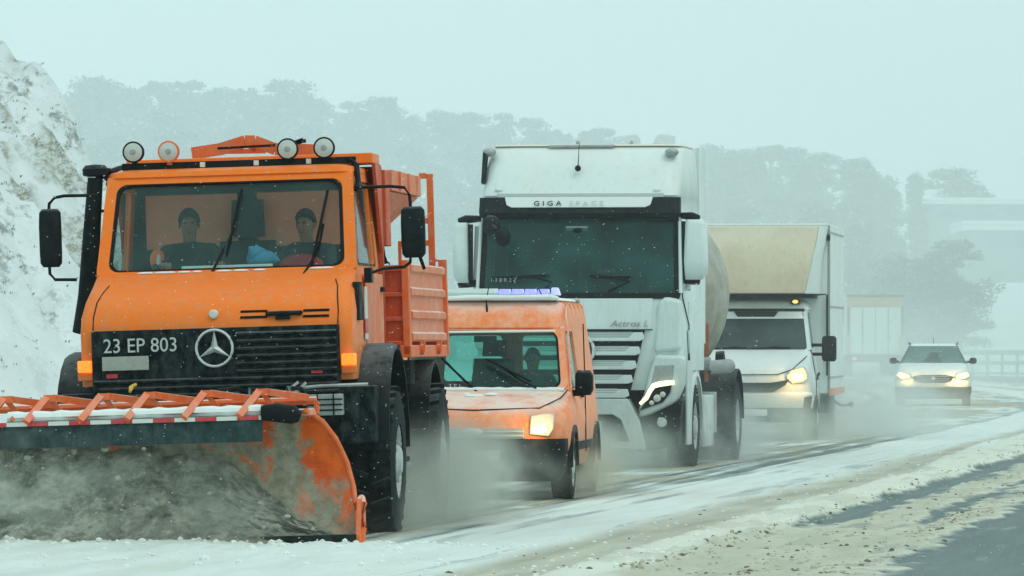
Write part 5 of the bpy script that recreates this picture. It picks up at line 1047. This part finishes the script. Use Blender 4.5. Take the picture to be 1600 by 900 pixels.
q = MB(); q.rings([(2.10, .075, 1.22, 1.36, .03, .60), (2.17, .07, 1.23, 1.36, .03, .60)]); V.part('amber_housing', q, M['black'], parent=rf); q = MB(); q.ball((.60, 1.215, 2.135), (.045, .02, .028), 12, 8); V.part('amber_lamp', q, emit('bright amber', (1, .5, .12), 1.6, (.9, .4, .05)), parent=rf)
q = MB(); q.rings([(1.36, .80, .88, 1.2, .05), (1.44, .78, .95, 1.2, .05)]); V.part('dashboard', q, M['interior'])
q = MB(); q.box(-.8, .8, 2.2, 2.25, 1.3, 2.1); V.part('cab_rear_wall', q, M['interior'])
for s_ in (-1, 1):
    for z in (.95, 2.05, 3.2):
        q = MB(); q.box(min(1.071 * s_, 1.078 * s_), max(1.071 * s_, 1.078 * s_), 1.98, 6.25, z, z + .03); V.part('box_trim', q, M['steel'])
    q = MB(); q.tube([(.86 * s_, .83, 1.40), (.90 * s_, .86, 1.2), (.945 * s_, .9, .9), (.94 * s_, .92, .62)], .007, 5); V.part('door_seam', q, M['black_clean'])
q = MB(); q.tube([(-.82, .50, 1.302), (-.62, .14, 1.10), (-.40, .07, 1.02), (.40, .07, 1.02), (.62, .14, 1.10), (.82, .50, 1.302)], .008, 5); V.part('bonnet_seam', q, M['interior'])
wiper(V, [(-.1, .80, 1.40), (.1, .84, 1.42), (.35, .86, 1.45)], (-.05, .85, 1.42), (.55, .85, 1.43), r=.009)
wiper(V, [(-.7, .80, 1.40), (-.5, .84, 1.42), (-.25, .86, 1.45)], (-.68, .85, 1.42), (-.12, .85, 1.43), r=.009)
# deflector
DEF = [(3.30, .95, 1.46, 1.07, 1.62), (3.18, .935, 1.36, 1.05, 1.56), (3.05, .92, 1.25, 1.03, 1.50), (2.88, .885, 1.12, .99, 1.46), (2.70, .85, 1.02, .97, 1.45), (2.48, .81, .95, .955, 1.48), (2.26, .76, .92, .95, 1.52)]
q = MB(); q.loft([[(-f, y, z), (0, y - .05, z), (f, y, z), (f, 1.9, z), (-f, 1.9, z)] for z, f, y, g, yg in DEF]); V.part('air_deflector', q, M['cream'], bevel=.02, smooth=50)
for s_ in (-1, 1):
    q = MB(); q.loft([[((f + .003) * s_, y + .02, z), (g * s_, yg, z), (g * s_, 1.895, z), ((f + .003) * s_, 1.895, z)] for z, f, y, g, yg in DEF]); V.part('deflector_side', q, M['white_roof'], smooth=50)
q = MB(); q.box(-.74, .74, 1.215, 1.24, 1.985, 2.03); q.prism([(-.28, 1.90), (.28, 1.90), (.34, 1.984), (-.34, 1.984)], 'y', 1.16, 1.18); V.part('screen_header', q, M['black'])
q = MB(); q.box(-.9, .9, 1.3, 1.9, 2.19, 2.255); V.part('deflector_gap', q, M['black_clean'])
q = MB(); q.tube([(.55, 1.32, 2.22), (1.05, 1.5, 2.25)], .012, 6); q.tube([(1.05, 1.88, 2.25), (1.05, 1.88, 1.0)], .014, 6); V.part('side_stay', q, M['black_clean'])
q = MB(); q.rings([(.72, 1.07, 1.92, 6.3, .03), (3.31, 1.07, 1.92, 6.3, .03)]); bx = V.part('cargo_box', q, M['white_roof'], bevel=.015)
for s_ in (-1, 1):
    q = MB(); q.box(min(1.068 * s_, 1.095 * s_), max(1.068 * s_, 1.095 * s_), 1.91, 1.97, .72, 3.32); V.part('corner_trim', q, M['steel'], parent=bx)
    q = MB(); q.box(min(1.068 * s_, 1.09 * s_), max(1.068 * s_, 1.09 * s_), 1.92, 6.3, .69, .80); V.part('orange_stripe', q, M['orange_dust'], parent=bx)
    q = MB(); q.lathe([(-.02 * s_, .055), (.03 * s_, .05), (.035 * s_, .001)], (1.07 * s_, 1.85, 3.13), 'x', 12); V.part('side_marker', q, M['black'], parent=bx)
q = MB(); q.box(-1.06, 1.06, 1.93, 6.29, 3.312, 3.345); V.part('roof_snow', q, M['snow'], parent=bx, bevel=.01)
q = MB(); q.box(-.4, .4, .6, 6.2, .45, .70); q.box(-.8, .8, .9, 1.0, .3, .45); q.box(-.8, .8, 4.4, 4.6, .3, .45); V.part('chassis', q, M['under'])
q = MB(); q.tube([(.9, 5.2, .62), (1.1, 5.3, .50), (1.22, 5.35, .52)], [.03, .025, .02], 8); q.ball((1.24, 5.35, .52), .045, 8, 6); q.rings([(.42, .06, 2.4, 3.6, .03, .95), (.66, .06, 2.4, 3.6, .03, .95)]); V.part('side_toolbox', q, M['under'])

# ------------------------------------------------------------ the white car
V = Veh('car', 'small white car with both headlamps lit and dark mirrors, coming through the spray', 'car', 9.8, 149, 4)
q = MB(); q.rings([(.24, .80, .12, 4.2, .25), (.34, .88, .02, 4.25, .32), (.55, .895, .0, 4.28, .35), (.72, .89, .08, 4.28, .34), (.84, .86, .25, 4.26, .32), (.95, .82, .62, 4.22, .25), (1.02, .78, .95, 4.2, .2)]); V.part('body', q, M['white'], smooth=60)
q = MB()
for s_ in (-1, 1): q.loft([[(.78 * s_, .98, 1.0), (.78 * s_, 1.08, 1.0), (.74 * s_, 1.08, 1.0), (.74 * s_, .98, 1.0)], [(.56 * s_, 1.72, 1.42), (.56 * s_, 1.82, 1.42), (.53 * s_, 1.82, 1.42), (.53 * s_, 1.72, 1.42)]])
V.part('pillars', q, M['black'])
q = MB(); q.loft([[(-.75, .97, 1.01), (.75, .97, 1.01), (.54, 1.72, 1.415), (-.54, 1.72, 1.415)], [(-.75, .99, 1.0), (.75, .99, 1.0), (.54, 1.74, 1.40), (-.54, 1.74, 1.40)]]); V.part('windscreen', q, M['glass_pale'], smooth=0)
q = MB(); q.rings([(1.40, .57, 1.72, 3.5, .15), (1.45, .55, 1.78, 3.4, .2), (1.47, .46, 1.95, 3.2, .25)]); V.part('roof', q, M['white'], smooth=60)
for s_ in (-1, 1):
    q = MB(); q.loft([[(.79 * s_, 1.05, 1.0), (.79 * s_, 3.9, 1.0), (.77 * s_, 3.9, 1.0), (.77 * s_, 1.05, 1.0)], [(.57 * s_, 1.85, 1.42), (.57 * s_, 3.5, 1.42), (.55 * s_, 3.5, 1.42), (.55 * s_, 1.85, 1.42)]]); V.part('side_window', q, M['glass_dark'])
    q = MB(); q.tube([(.56 * s_, 1.85, 1.455), (.57 * s_, 2.2, 1.495), (.57 * s_, 3.2, 1.49), (.55 * s_, 3.4, 1.45)], .018, 6); V.part('roof_rail', q, M['black'])
    q = MB(); q.rings([(1.0, .06, 1.0, 1.12, .03, .93 * s_), (1.04, .085, .98, 1.14, .04, .935 * s_), (1.10, .085, .98, 1.14, .04, .935 * s_), (1.14, .06, 1.0, 1.12, .03, .93 * s_)]); q.box(min(.78 * s_, .88 * s_), max(.78 * s_, .88 * s_), 1.03, 1.1, 1.02, 1.07); V.part('wing_mirror', q, M['black'], smooth=60)
    pts = [(.50, .66), (.56, .76), (.80, .82), (.86, .72), (.72, .64)]; q = MB(); q.prism([(x * s_, z) for x, z in pts], 'y', -.01, .3); hl = V.part('headlamp', q, M['lens_clear'], bevel=.02)
    q = MB(); q.ball((.70 * s_, -.02, .72), (.105, .03, .068), 14, 10); V.part('lit_bulb', q, M['lampwarm'], parent=hl); q = MB(); q.ball((.70 * s_, -.05, .72), (.07, .02, .05), 12, 8); V.part('bulb_core', q, M['lampcore'], parent=hl); lamp(V, .70 * s_, -.3, .74, 26)
    wheel(V, .77 * s_, .85, .31, .31, .20, .20, s_, lugs=24, lug=.006, name='front_wheel', bolts=0); wheel(V, .77 * s_, 3.4, .31, .31, .20, .20, s_, lugs=24, lug=.006, name='rear_wheel', bolts=0)
q = MB(); q.rings([(.18, .80, .03, .5, .2), (.30, .89, -.03, .5, .25), (.44, .90, -.03, .5, .25), (.47, .89, .0, .5, .25)]); V.part('lower_bumper', q, M['under'], smooth=50)
q = MB(); q.prism([(-.50, .70), (-.42, .60), (-.30, .57), (.30, .57), (.42, .60), (.50, .70), (.30, .74), (-.30, .74)], 'y', -.03, .1); g_ = V.part('grille', q, M['black'], bevel=.008)
for z in (.60, .65, .70):
    q = MB(); q.box(-.38, .38, -.04, -.03, z, z + .012); V.part('grille_bar', q, M['steel'], parent=g_)
q = MB(); q.ball((0, -.04, .66), (.05, .02, .04), 12, 8); V.part('badge', q, M['steel'], parent=g_)
q = MB(); q.box(-.26, .26, -.045, -.03, .455, .54); V.part('number_plate', q, M['offwhite'])
q = MB(); q.rings([(.95, .72, 1.1, 1.5, .05), (1.02, .70, 1.2, 1.5, .05)]); V.part('dashboard', q, M['interior'])
for x in (-.36, .36):
    q = MB(); q.rings([(.6, .22, 2.0, 2.2, .05), (1.10, .20, 2.1, 2.25, .05)]); q.rings([(1.12, .12, 2.12, 2.2, .03), (1.27, .11, 2.14, 2.22, .03)]); V.part('seat', q, M['seat'])
q = MB(); q.tube([(0, 3.2, 1.46), (0, 3.3, 1.62)], .006, 5); V.part('aerial', q, M['black_clean'])

# ------------------------------------------------------------ far lorry seen from behind
V = Veh('box_lorry', 'faint pale box lorry driving away in the haze, brown framed rear and a red lamp', 'lorry', 15.25, 270, -.4)
A = V.at
q = MB(); q.box(-1.22, 1.22, .06, 9.5, .95, 3.40); V.part('cargo_box', q, M['white_roof'], bevel=.02)
fm_ = paint('tan rear frame', (.26, .17, .10), .7, dirt=(.2, .14, .09), damt=.5, snow=.4)
q = MB(); q.box(-1.10, 1.25, -.04, .05, 2.98, 3.42); V.part('rear_header', q, paint('tan header', (.50, .38, .24), .7, snow=.3), bevel=.01)
q = MB(); q.box(-1.14, 1.28, -.07, .06, 3.40, 3.50); V.part('header_rail', q, fm_, bevel=.01)
for x in (-1.10, 1.17):
    q = MB(); q.box(x, x + .10, -.05, .05, .95, 2.978); pf = V.part('door_frame_post', q, fm_, bevel=.008)
    q = MB(); q.box(x - .08, x + .16, -.10, -.052, 1.1, 1.75); V.part('post_buffer', q, M['cream'], parent=pf, bevel=.01)
for x0, x1 in ((-.99, .07), (.09, 1.16)):
    q = MB(); q.box(x0, x1, -.02, .055, 1.0, 2.97); d = V.part('rear_door', q, M['white_roof'], bevel=.01)
    q = MB(); q.tube([((x0 + x1) / 2, -.04, 1.0), ((x0 + x1) / 2, -.04, 2.95)], .02, 6); V.part('lock_rod', q, M['steel'], parent=d)
q = MB(); q.box(-1.2, 1.25, -.08, .1, .78, .94); V.part('rear_bumper', q, M['under'], bevel=.01)
q = MB(); q.box(-1.2, 1.2, .1, 9.3, .70, .94); V.part('chassis', q, M['under'])
for s_ in (-1, 1):
    q = MB(); q.box(.80 * s_ - .09, .80 * s_ + .09, -.12, -.06, .74, .86); V.part('rear_lamp', q, M['redlamp'] if s_ < 0 else M['red'], bevel=.01)
    for y in (1.6, 2.9): wheel(V, 1.0 * s_, y, .5, .5, .35, .28, s_, lugs=24, lug=.01, name='rear_wheel', bolts=0)
    wheel(V, 1.0 * s_, 8.6, .5, .5, .32, .28, s_, lugs=24, lug=.01, name='front_wheel', bolts=0)
q = MB(); q.rings([(.6, 1.2, 9.6, 11.4, .2), (2.0, 1.2, 9.6, 11.5, .2), (2.9, 1.15, 9.6, 11.3, .3)]); V.part('cab', q, M['white'], smooth=50)
q = MB(); q.box(-1.42, -1.26, .5, 9.0, 2.2, 3.3); V.part('side_awning', q, M['white_roof'], bevel=.02)

# ------------------------------------------------------------ snow-dusted scrub on the rocky bank
M['scrub'] = paint('dark scrub twigs', (.17, .20, .17), .9, snow=.5, frost=.5, frostc=(.5, .55, .5))
mb = MB(); n = 0
while n < 1500:
    x = random.uniform(-11.5, -3); y = random.uniform(62, 98)
    b = float(bank(np.array([x]), np.array([y]))[0])
    if b < .7 or float(fbm(np.array([x * .9]), np.array([y * .4 + 7]), 3)[0]) < .50: continue
    n += 1; z = float(ground_z(np.array([x]), np.array([y]))[0]); h = random.uniform(.008, .022)
    for k in range(3):
        a = random.uniform(0, 6.28); dx, dy = math.cos(a) * h * .8, math.sin(a) * h * .8; q = random.uniform(.003, .010); x += random.uniform(-.03, .03); y += random.uniform(-.1, .1)
        mb.add([(x - q, y, z - .02), (x + q, y, z - .02), (x + dx + q, y + dy, z + h * .35), (x + dx * .8, y + dy, z + h * .5)], [(0, 1, 2, 3)])
tag(mb.build('scrub', M['scrub'], smooth=0), 'dark twiggy scrub poking out of the snow on the rocky bank', None, None, 'stuff')

# ------------------------------------------------------------ pines on the hill: tapered trunk with limbs, crown of needle clumps
M['bark'] = paint('pine bark', (.11, .085, .06), .9, snow=.2)
M['needles'] = paint('pine needles', (.018, .075, .068), .8, snow=0, spec=.1)
M['needles_snow'] = paint('snowed needles', (.33, .45, .44), .9, snow=0)
def tree_meshes(seed, tall=1.0, cols=False):
    rg = random.Random(seed); tk = MB(); H = 9.0
    lean = rg.uniform(-.3, .3); pts = [(lean * t * t, 0, H * .92 * t) for t in (0, .3, .6, .85, 1)]
    tk.tube(pts, [.20, .16, .11, .06, .03], 7); cr = MB(); cl = []
    if cols:
        for i in range(46):
            z = H * (.12 + .88 * i / 45); rr_ = .75 * (1 - i / 48) + .12; a = rg.uniform(0, 6.28); cl.append((rr_ * .6 * math.cos(a), rr_ * .6 * math.sin(a), z, .45 + .3 * (1 - i / 46)))
    else:
        for i in range(42):
            t = rg.uniform(.10, 1) ** .8; rad = 2.75 * (1.03 - t) ** .42 * min(1, t * 3) * rg.uniform(.15, 1) + .1
            a = rg.uniform(0, 6.28); z = H * t; e = (rad * math.cos(a) + lean * t * t, rad * math.sin(a), z)
            tk.tube([(lean * t * t * .8, 0, z * .9 - .3), (e[0] * .6, e[1] * .6, z - .15), e], [.06, .04, .015], 4)
            cl.append((*e, rg.uniform(.35, .85)))
    for (x, y, z, r) in cl:
        for k in range(115 if not cols else 70):
            a = rg.uniform(0, 6.28); ph = math.acos(rg.uniform(-.65, 1)); q = r * rg.uniform(.45, 1.25)
            c = Vector((x + q * math.sin(ph) * math.cos(a), y + q * math.sin(ph) * math.sin(a), z + q * math.cos(ph) * .68))
            d = Vector((rg.gauss(0, 1), rg.gauss(0, 1), rg.gauss(0, .6))).normalized() * rg.uniform(.09, .19)
            e = d.cross(Vector((rg.gauss(0, 1), rg.gauss(0, 1), rg.gauss(0, 1)))).normalized() * rg.uniform(.06, .12)
            cr.add([c - d, c + e, c + d, c - e], [(0, 1, 2, 3)], 1 if (math.cos(ph) > .25 and rg.random() < .10) else 0)
    return tk, cr
variants = []
for i in range(5):
    tk, cr = tree_meshes(50 + i); a = tk.build('trunk', M['bark']); b = cr.build('crown', [M['needles'], M['needles_snow']], smooth=0); variants.append((a, b))
tk, cr = tree_meshes(99, cols=True); slim = (tk.build('trunk', M['bark']), cr.build('crown', [M['needles'], M['needles_snow']], smooth=0))
def plant(v, x, y, s_, label, group=None, name='pine_tree', sx=1, z=None):
    e = bpy.data.objects.new(name, None); COL.objects.link(e)
    e.location = (x, y, (float(ground_z(np.array([x]), np.array([y]))[0]) if z is None else z) - .1)
    e.scale = (s_ * sx, s_ * sx, s_); e.rotation_euler = (0, 0, random.uniform(0, 6.28)); tag(e, label, 'tree', group)
    for o in v:
        c = o.copy(); COL.objects.link(c); c.parent = e
    return e
# skyline (photo px, top row) -> tree tops on the back row of the hill
SKY = [(100, 150), (145, 118), (200, 140), (250, 120), (300, 128), (345, 138), (395, 130), (450, 125), (500, 152), (545, 160), (590, 152), (640, 172), (690, 172), (740, 170), (785, 178), (835, 185), (880, 196), (930, 200), (985, 205), (1040, 212), (1085, 232), (1118, 218), (1165, 232), (1205, 220), (1245, 232), (1290, 240), (1345, 238), (1385, 275)]
WHERE = ['just right of the rocky bank, lower than its neighbour', 'above the plough truck left mirror, first tall crown', 'above the black air intake pipe', 'above the leftmost round roof lamp', 'above the orange-rimmed round roof lamp', 'in the gap right of the orange-rimmed roof lamp', 'above the folded orange cover frame', 'above the third round roof lamp', 'above the rightmost round roof lamp', 'above the square corner of the orange canopy', 'above the front of the orange hopper', 'above the salmon hopper side', 'above the orange ladder', 'in the gap between ladder and white lorry cab', 'above the left horn of the white lorry cab', 'above the left half of the white cab roof', 'just left of the whip aerial on the white cab', 'just right of the whip aerial on the white cab', 'above the right half of the white cab roof', 'above the right horn of the white cab', 'directly right of the white cab roof corner', 'above the left end of the cream deflector', 'above the middle of the cream deflector', 'above the right part of the cream deflector', 'above the side of the box truck', 'above the far brown-framed lorry, left of two', 'above the gap between far lorry and white car', 'last and lowest before the sky gap at right']
i = 0
for (px, py) in SKY:
    Y = random.uniform(470, 500); x = (px - 800) / FPX * Y; top = CAMH + (HORIZ - py) / FPX * Y
    g = float(ground_z(np.array([x]), np.array([Y]))[0]); s_ = (top - g + .1) / 9.3
    plant(variants[i % 5], x, Y, s_, 'hazy skyline pine ' + WHERE[i], 'pines along the hazy skyline', sx=random.uniform(.85, 1.3)); i += 1
for row, (Y0, dz) in enumerate(((452, 1.7), (434, 4.8), (416, 6.6), (400, 9.0), (386, 11.2))):
    for k in range(19):
        px = 95 + 1330 * (k + random.uniform(.1, .9)) / 19 + row * 5; Y = Y0 + random.uniform(-7, 7); x = (px - 800) / FPX * Y
        if px > 1400 - 0 * row and row < 2: continue
        sky_py = np.interp(px, [a for a, b in SKY], [b for a, b in SKY]); top = CAMH + (HORIZ - sky_py) / FPX * 490 - dz * random.uniform(.85, 1.15)
        g = float(ground_z(np.array([x]), np.array([Y]))[0]); s_ = min(1.3, max(.42, (top - g) / 9.3))
        plant(variants[random.randrange(5)], x, Y, s_, 'faint pine within the snowy wood on the hill slope', 'pines filling the hazy hillside wood', sx=random.uniform(1.0, 1.25)); i += 1
for (px, py, Y) in ((1405, 400, 380), (1445, 385, 376), (1480, 372, 380), (1500, 430, 366), (1460, 430, 362), (1420, 440, 360), (1385, 420, 366)):
    x = (px - 800) / FPX * Y; top = CAMH + (HORIZ - py) / FPX * Y; g = float(ground_z(np.array([x]), np.array([Y]))[0])
    plant(variants[random.randrange(5)], x, Y, (top - g) / 9.3, 'bushy pine at the foot of the hill just left of the far buildings', 'bushy pines beside the far buildings', sx=1.5)
zz = lambda x, Y: float(ground_z(np.array([x]), np.array([Y]))[0])
x = .0632 * 520; plant(slim, x, 520, (CAMH + 26 * .52 - zz(x, 520)) / 9.1, 'slim pointed conifer alone in the sky gap left of the far flat roof', name='cypress_tree', sx=1.2)
x = .0700 * 540; plant(variants[2], x, 540, (CAMH + .0270 * 540 - zz(x, 540)) / 9.2, 'broad round-topped pine rising behind the far flat roof', sx=1.5)
for a, b in variants + [slim]:
    bpy.data.objects.remove(a); bpy.data.objects.remove(b)

# ------------------------------------------------------------ two far buildings under snowy flat roofs
def building(label, Y, px0, px1, py_top, roof_t, py_bot, dep, wins, ov=.5):
    P = lambda px, py: ((px - 800) / FPX * Y, CAMH + (HORIZ - py) / FPX * Y)
    x0, zt = P(px0, py_top); x1, zb = P(px1, py_bot); g = min(zz(x0, Y), zz(x1, Y), zb) - .6
    e = bpy.data.objects.new('building', None); COL.objects.link(e); e.location = (x0, Y, g); tag(e, label, 'building')
    T = Matrix.Translation((-x0, -Y, -g)); zr = P(0, py_top + roof_t)[1]
    mb = MB(); mb.box(x0, x1, Y, Y + dep, g, zr); mb.build('wall', M['concrete'], e, T=T)
    rf = MB(); rf.box(x0 - ov, x1 + ov, Y - ov, Y + dep + ov, zr + .002, zr + (zt - zr) * .45); rf.build('roof', M['snow'], e, T=T, bevel=.03)
    sn = MB(); sn.box(x0 - ov + .04, x1 + ov - .04, Y - ov + .04, Y + dep + ov - .04, zr + (zt - zr) * .45 + .002, zt); sn.build('roof_snow', M['snow'], e, T=T, bevel=.12)
    for (a, b, c, d, kind) in wins:
        (wx0, wz1), (wx1, wz0) = P(a, c), P(b, d)
        f = MB(); t = .12
        f.box(wx0, wx1, Y - .08, Y - .004, wz1 - t, wz1); f.box(wx0, wx1, Y - .08, Y - .004, wz0, wz0 + t)
        f.box(wx0, wx0 + t, Y - .08, Y - .004, wz0 + t, wz1 - t); f.box(wx1 - t, wx1, Y - .08, Y - .004, wz0 + t, wz1 - t)
        fo = f.build('window', M['concrete'], e, T=T)
        n = max(1, int((wx1 - wx0) / 1.3))
        for k in range(n):
            q = MB(); ww = (wx1 - wx0 - 2 * t) / n; q.box(wx0 + t + k * ww + .03, wx0 + t + (k + 1) * ww - .03, Y - .05, Y - .01, wz0 + t, wz1 - t); q.build('pane', M['farglass'] if kind else M['white'], fo, T=T)
    return e
building('far flat-roofed building behind, its snowy roof edge just under the round pine', 520, 1448, 1680, 309, 10, 362, 10, [(1462, 1510, 327, 345, 1), (1520, 1560, 327, 348, 1), (1568, 1596, 322, 350, 1), (1606, 1640, 322, 350, 1)])
building('nearer pale two-storey building with a thick snow slab on its roof', 470, 1512, 1700, 345, 15, 500, 12, [(1540, 1576, 375, 388, 1), (1590, 1630, 372, 392, 1), (1545, 1575, 420, 440, 1), (1592, 1630, 420, 440, 1), (1640, 1680, 372, 392, 1)])
building('low snowed-over shed at the foot of the pale far building', 440, 1502, 1640, 507, 9, 533, 6, [(1530, 1550, 519, 529, 1), (1570, 1590, 519, 529, 1)])
# guard rail on the outside of the far bend
gr = bpy.data.objects.new('guard_rail', None); COL.objects.link(gr); gr.location = (18, 232, 0)
tag(gr, 'grey crash barrier with many short posts on the far bend behind the white car', 'guard rail')
T = Matrix.Translation((-18, -232, 0)); A = Vector((15.9, 236, 0)); B = Vector((31, 226, 0)); L = (B - A).length; dr = (B - A).normalized()
mb = MB()
for z0, z1 in ((1.02, 1.20), (.66, .80)):
    prof = [(-.03, z0), (-.08, z0 + .04), (-.03, (z0 + z1) / 2), (-.08, z1 - .04), (-.03, z1), (0, z1), (0, z0)]
    nrm = Vector((dr.y, -dr.x, 0))
    mb = MB(); mb.loft([[tuple(q - nrm * a * -1 + Vector((0, 0, z))) for a, z in prof] for q in (A, B)])
    mb.build('rail_beam', M['galv'], gr, T=T)
pm = None; nps = int(L / .62)
for k in range(nps + 1):
    q = A + dr * L * k / nps
    if pm is None:
        mb = MB(); mb.box(-.05, .05, -.04, .04, -.2, 1.16); pm = mb.build('post', M['galv'], gr); pm.location = (q.x - 18, q.y - 232 + .1, 0)
    else:
        c = pm.copy(); COL.objects.link(c); c.location = (q.x - 18, q.y - 232 + .1, 0)

# ------------------------------------------------------------ air: spray thrown up by wheels, falling snow, haze
def mist(name, cx, cy, cz, rx, ry, rz, dens, col, seed, label, ns=1.6, yaw=6, lo=.38, step=None):
    m = bpy.data.materials.new(name); m.use_nodes = True; nt = m.node_tree; nt.nodes.clear()
    out = nt.nodes.new('ShaderNodeOutputMaterial'); v = nt.nodes.new('ShaderNodeVolumePrincipled'); nt.links.new(v.outputs[0], out.inputs['Volume'])
    v.inputs['Color'].default_value = (*col, 1); v.inputs['Anisotropy'].default_value = .1
    tc = nt.nodes.new('ShaderNodeTexCoord'); ln = nt.nodes.new('ShaderNodeVectorMath'); ln.operation = 'LENGTH'; nt.links.new(tc.outputs['Object'], ln.inputs[0])
    n = nt.nodes.new('ShaderNodeTexNoise'); n.inputs['Scale'].default_value = ns; n.inputs['Detail'].default_value = 3; n.inputs['Roughness'].default_value = .6
    mp = nt.nodes.new('ShaderNodeMapping'); mp.inputs['Location'].default_value = (seed, seed * 2, 0); mp.inputs['Scale'].default_value = (rx, ry * .35, rz)
    nt.links.new(tc.outputs['Object'], mp.inputs[0]); nt.links.new(mp.outputs[0], n.inputs[0])
    fall = rng(nt, ln.outputs['Value'], .25, 1, 1, 0); fall = mth(nt, 'MULTIPLY', fall, fall)
    d = nt.nodes.new('ShaderNodeMath'); d.operation = 'MULTIPLY'; nt.links.new(mth(nt, 'MULTIPLY', fall, rng(nt, n.outputs['Fac'], lo, .66)), d.inputs[0]); d.inputs[1].default_value = dens
    nt.links.new(d.outputs[0], v.inputs['Density'])
    mb = MB(); mb.ball((0, 0, 0), 1, 24, 14); o = mb.build(name, m); o.location = (cx, cy, cz); o.scale = (rx, ry, rz); o.rotation_euler = (0, 0, R(-yaw))
    tag(o, label, None, None, 'stuff'); return o
mist_at = []
TANM, WHM, GRM = (.80, .80, .68), (.86, .92, .90), (.72, .76, .70)
mist('spray_mist', -.60, 54.0, .30, .95, 4.2, .75, 2.6, GRM, 1, 'dirty spray behind and beside the wheels of the orange plough truck')
mist('spray_mist', -1.15, 51.3, .12, .75, 1.3, .42, 2.4, GRM, 21, 'spray thrown out low beside the front wheel of the plough truck')
mist('spray_mist', -.55, 59.2, .25, 1.25, 1.1, .68, 6.0, GRM, 2, 'grey-brown spray hiding the lower front of the orange van')
mist('spray_mist', .60, 63.2, .25, .65, 3.2, .60, 2.5, TANM, 3, 'spray trailing from the rear wheel of the orange van')
mist('spray_mist', .75, 74.3, .18, 1.8, 1.7, .78, 2.4, GRM, 4, 'spray boiling up under the bumper of the white tractor unit')
mist('spray_mist', 2.3, 83, .25, 1.5, 9, .95, 1.5, WHM, 5, 'spray beside the wheels of the tank trailer')
mist('spray_mist', 3.9, 95.4, .2, 2.0, 1.7, .9, 1.7, GRM, 6, 'spray in front of and below the box truck')
mist('spray_mist', 5.6, 102, .3, 2.2, 9, 1.2, .9, WHM, 7, 'pale spray drifting beside the box truck')
mist('spray_mist', 9.8, 147.2, .12, 2.2, 3.0, .6, .3, TANM, 8, 'low spray around the white car')
mist('spray_mist', 13.0, 205, .8, 10, 26, 3.0, .06, WHM, 9, 'bank of blown snow hanging over the road behind the white car', ns=.5, lo=.3)
mist('slush_spray', -3.75, 46.55, .45, 1.25, .50, .55, 3.0, (.74, .78, .70), 11, 'spray of slush billowing off the left half of the plough blade', ns=2.6, yaw=5, lo=.42)
mist('slush_spray', -2.2, 46.5, .25, 1.35, .45, .42, 1.1, (.62, .66, .58), 12, 'thin dirty spray low in front of the plough blade', ns=2.6, yaw=5, lo=.42)
M['flake'] = paint('snowflake', (.80, .86, .86), .9, snow=0)
mb = MB()
for k in range(8000):
    Y = random.uniform(27, 74); x = random.uniform(-.082, .082) * Y; z = random.uniform(-1.4, CAMH + .055 * Y)
    if z < .08 and Y > 38: continue
    r = random.uniform(.0008, .0021); a = r * random.uniform(1.2, 3.4)
    mb.add([(x - a, y_, z_) for y_, z_ in ((Y, z - a * .35),)] + [(x + a, Y, z + a * .35), (x, Y, z + r), (x, Y, z - r), (x, Y - r, z)], [(0, 4, 2), (4, 1, 2), (0, 3, 4), (4, 3, 1), (0, 2, 1, 3)])
tag(mb.build('falling_snow', M['flake'], smooth=0), 'fine snowflakes driven slantwise through the air', None, None, 'stuff')
dm = bpy.data.materials.new('drifting snow'); dm.use_nodes = True; nt = dm.node_tree; nt.nodes.clear()
out = nt.nodes.new('ShaderNodeOutputMaterial'); v = nt.nodes.new('ShaderNodeVolumePrincipled'); nt.links.new(v.outputs[0], out.inputs['Volume'])
v.inputs['Color'].default_value = (.93, .99, .985, 1); v.inputs['Density'].default_value = .0045
mb = MB(); mb.ball((0, 0, 0), 1, 48, 32); o = mb.build('drifting_snow', dm); o.location = (0, 330, -.5); o.scale = (230, 150, 30)
near = o
for vv in o.data.vertices: vv.co.z = max(vv.co.z, -.04)
tag(o, 'denser belt of driving snow in front of the far wood', None, None, 'stuff')
dn = dm.copy(); dn.name = 'driving snow'; dn.node_tree.nodes['Principled Volume'].inputs['Density'].default_value = .0017
mb = MB(); mb.ball((0, 0, 0), 1, 48, 32); o = mb.build('drifting_snow', dn); o.location = (5, 140, -.4); o.scale = (60, 80, 22)
for vv in o.data.vertices: vv.co.z = max(vv.co.z, -.04)
tag(o, 'snow-filled air around the line of lorries behind the orange van', None, None, 'stuff')
hm = bpy.data.materials.new('snow haze'); hm.use_nodes = True; nt = hm.node_tree; nt.nodes.clear()
out = nt.nodes.new('ShaderNodeOutputMaterial'); v = nt.nodes.new('ShaderNodeVolumePrincipled'); nt.links.new(v.outputs[0], out.inputs['Volume'])
v.inputs['Color'].default_value = (.93, .99, .985, 1); v.inputs['Density'].default_value = HAZE; v.inputs['Anisotropy'].default_value = .2
mb = MB(); mb.box(-430, 430, -90, 940, -2.5, 32); tag(mb.build('haze', hm, smooth=0), 'snowy haze filling the air', None, None, 'stuff')
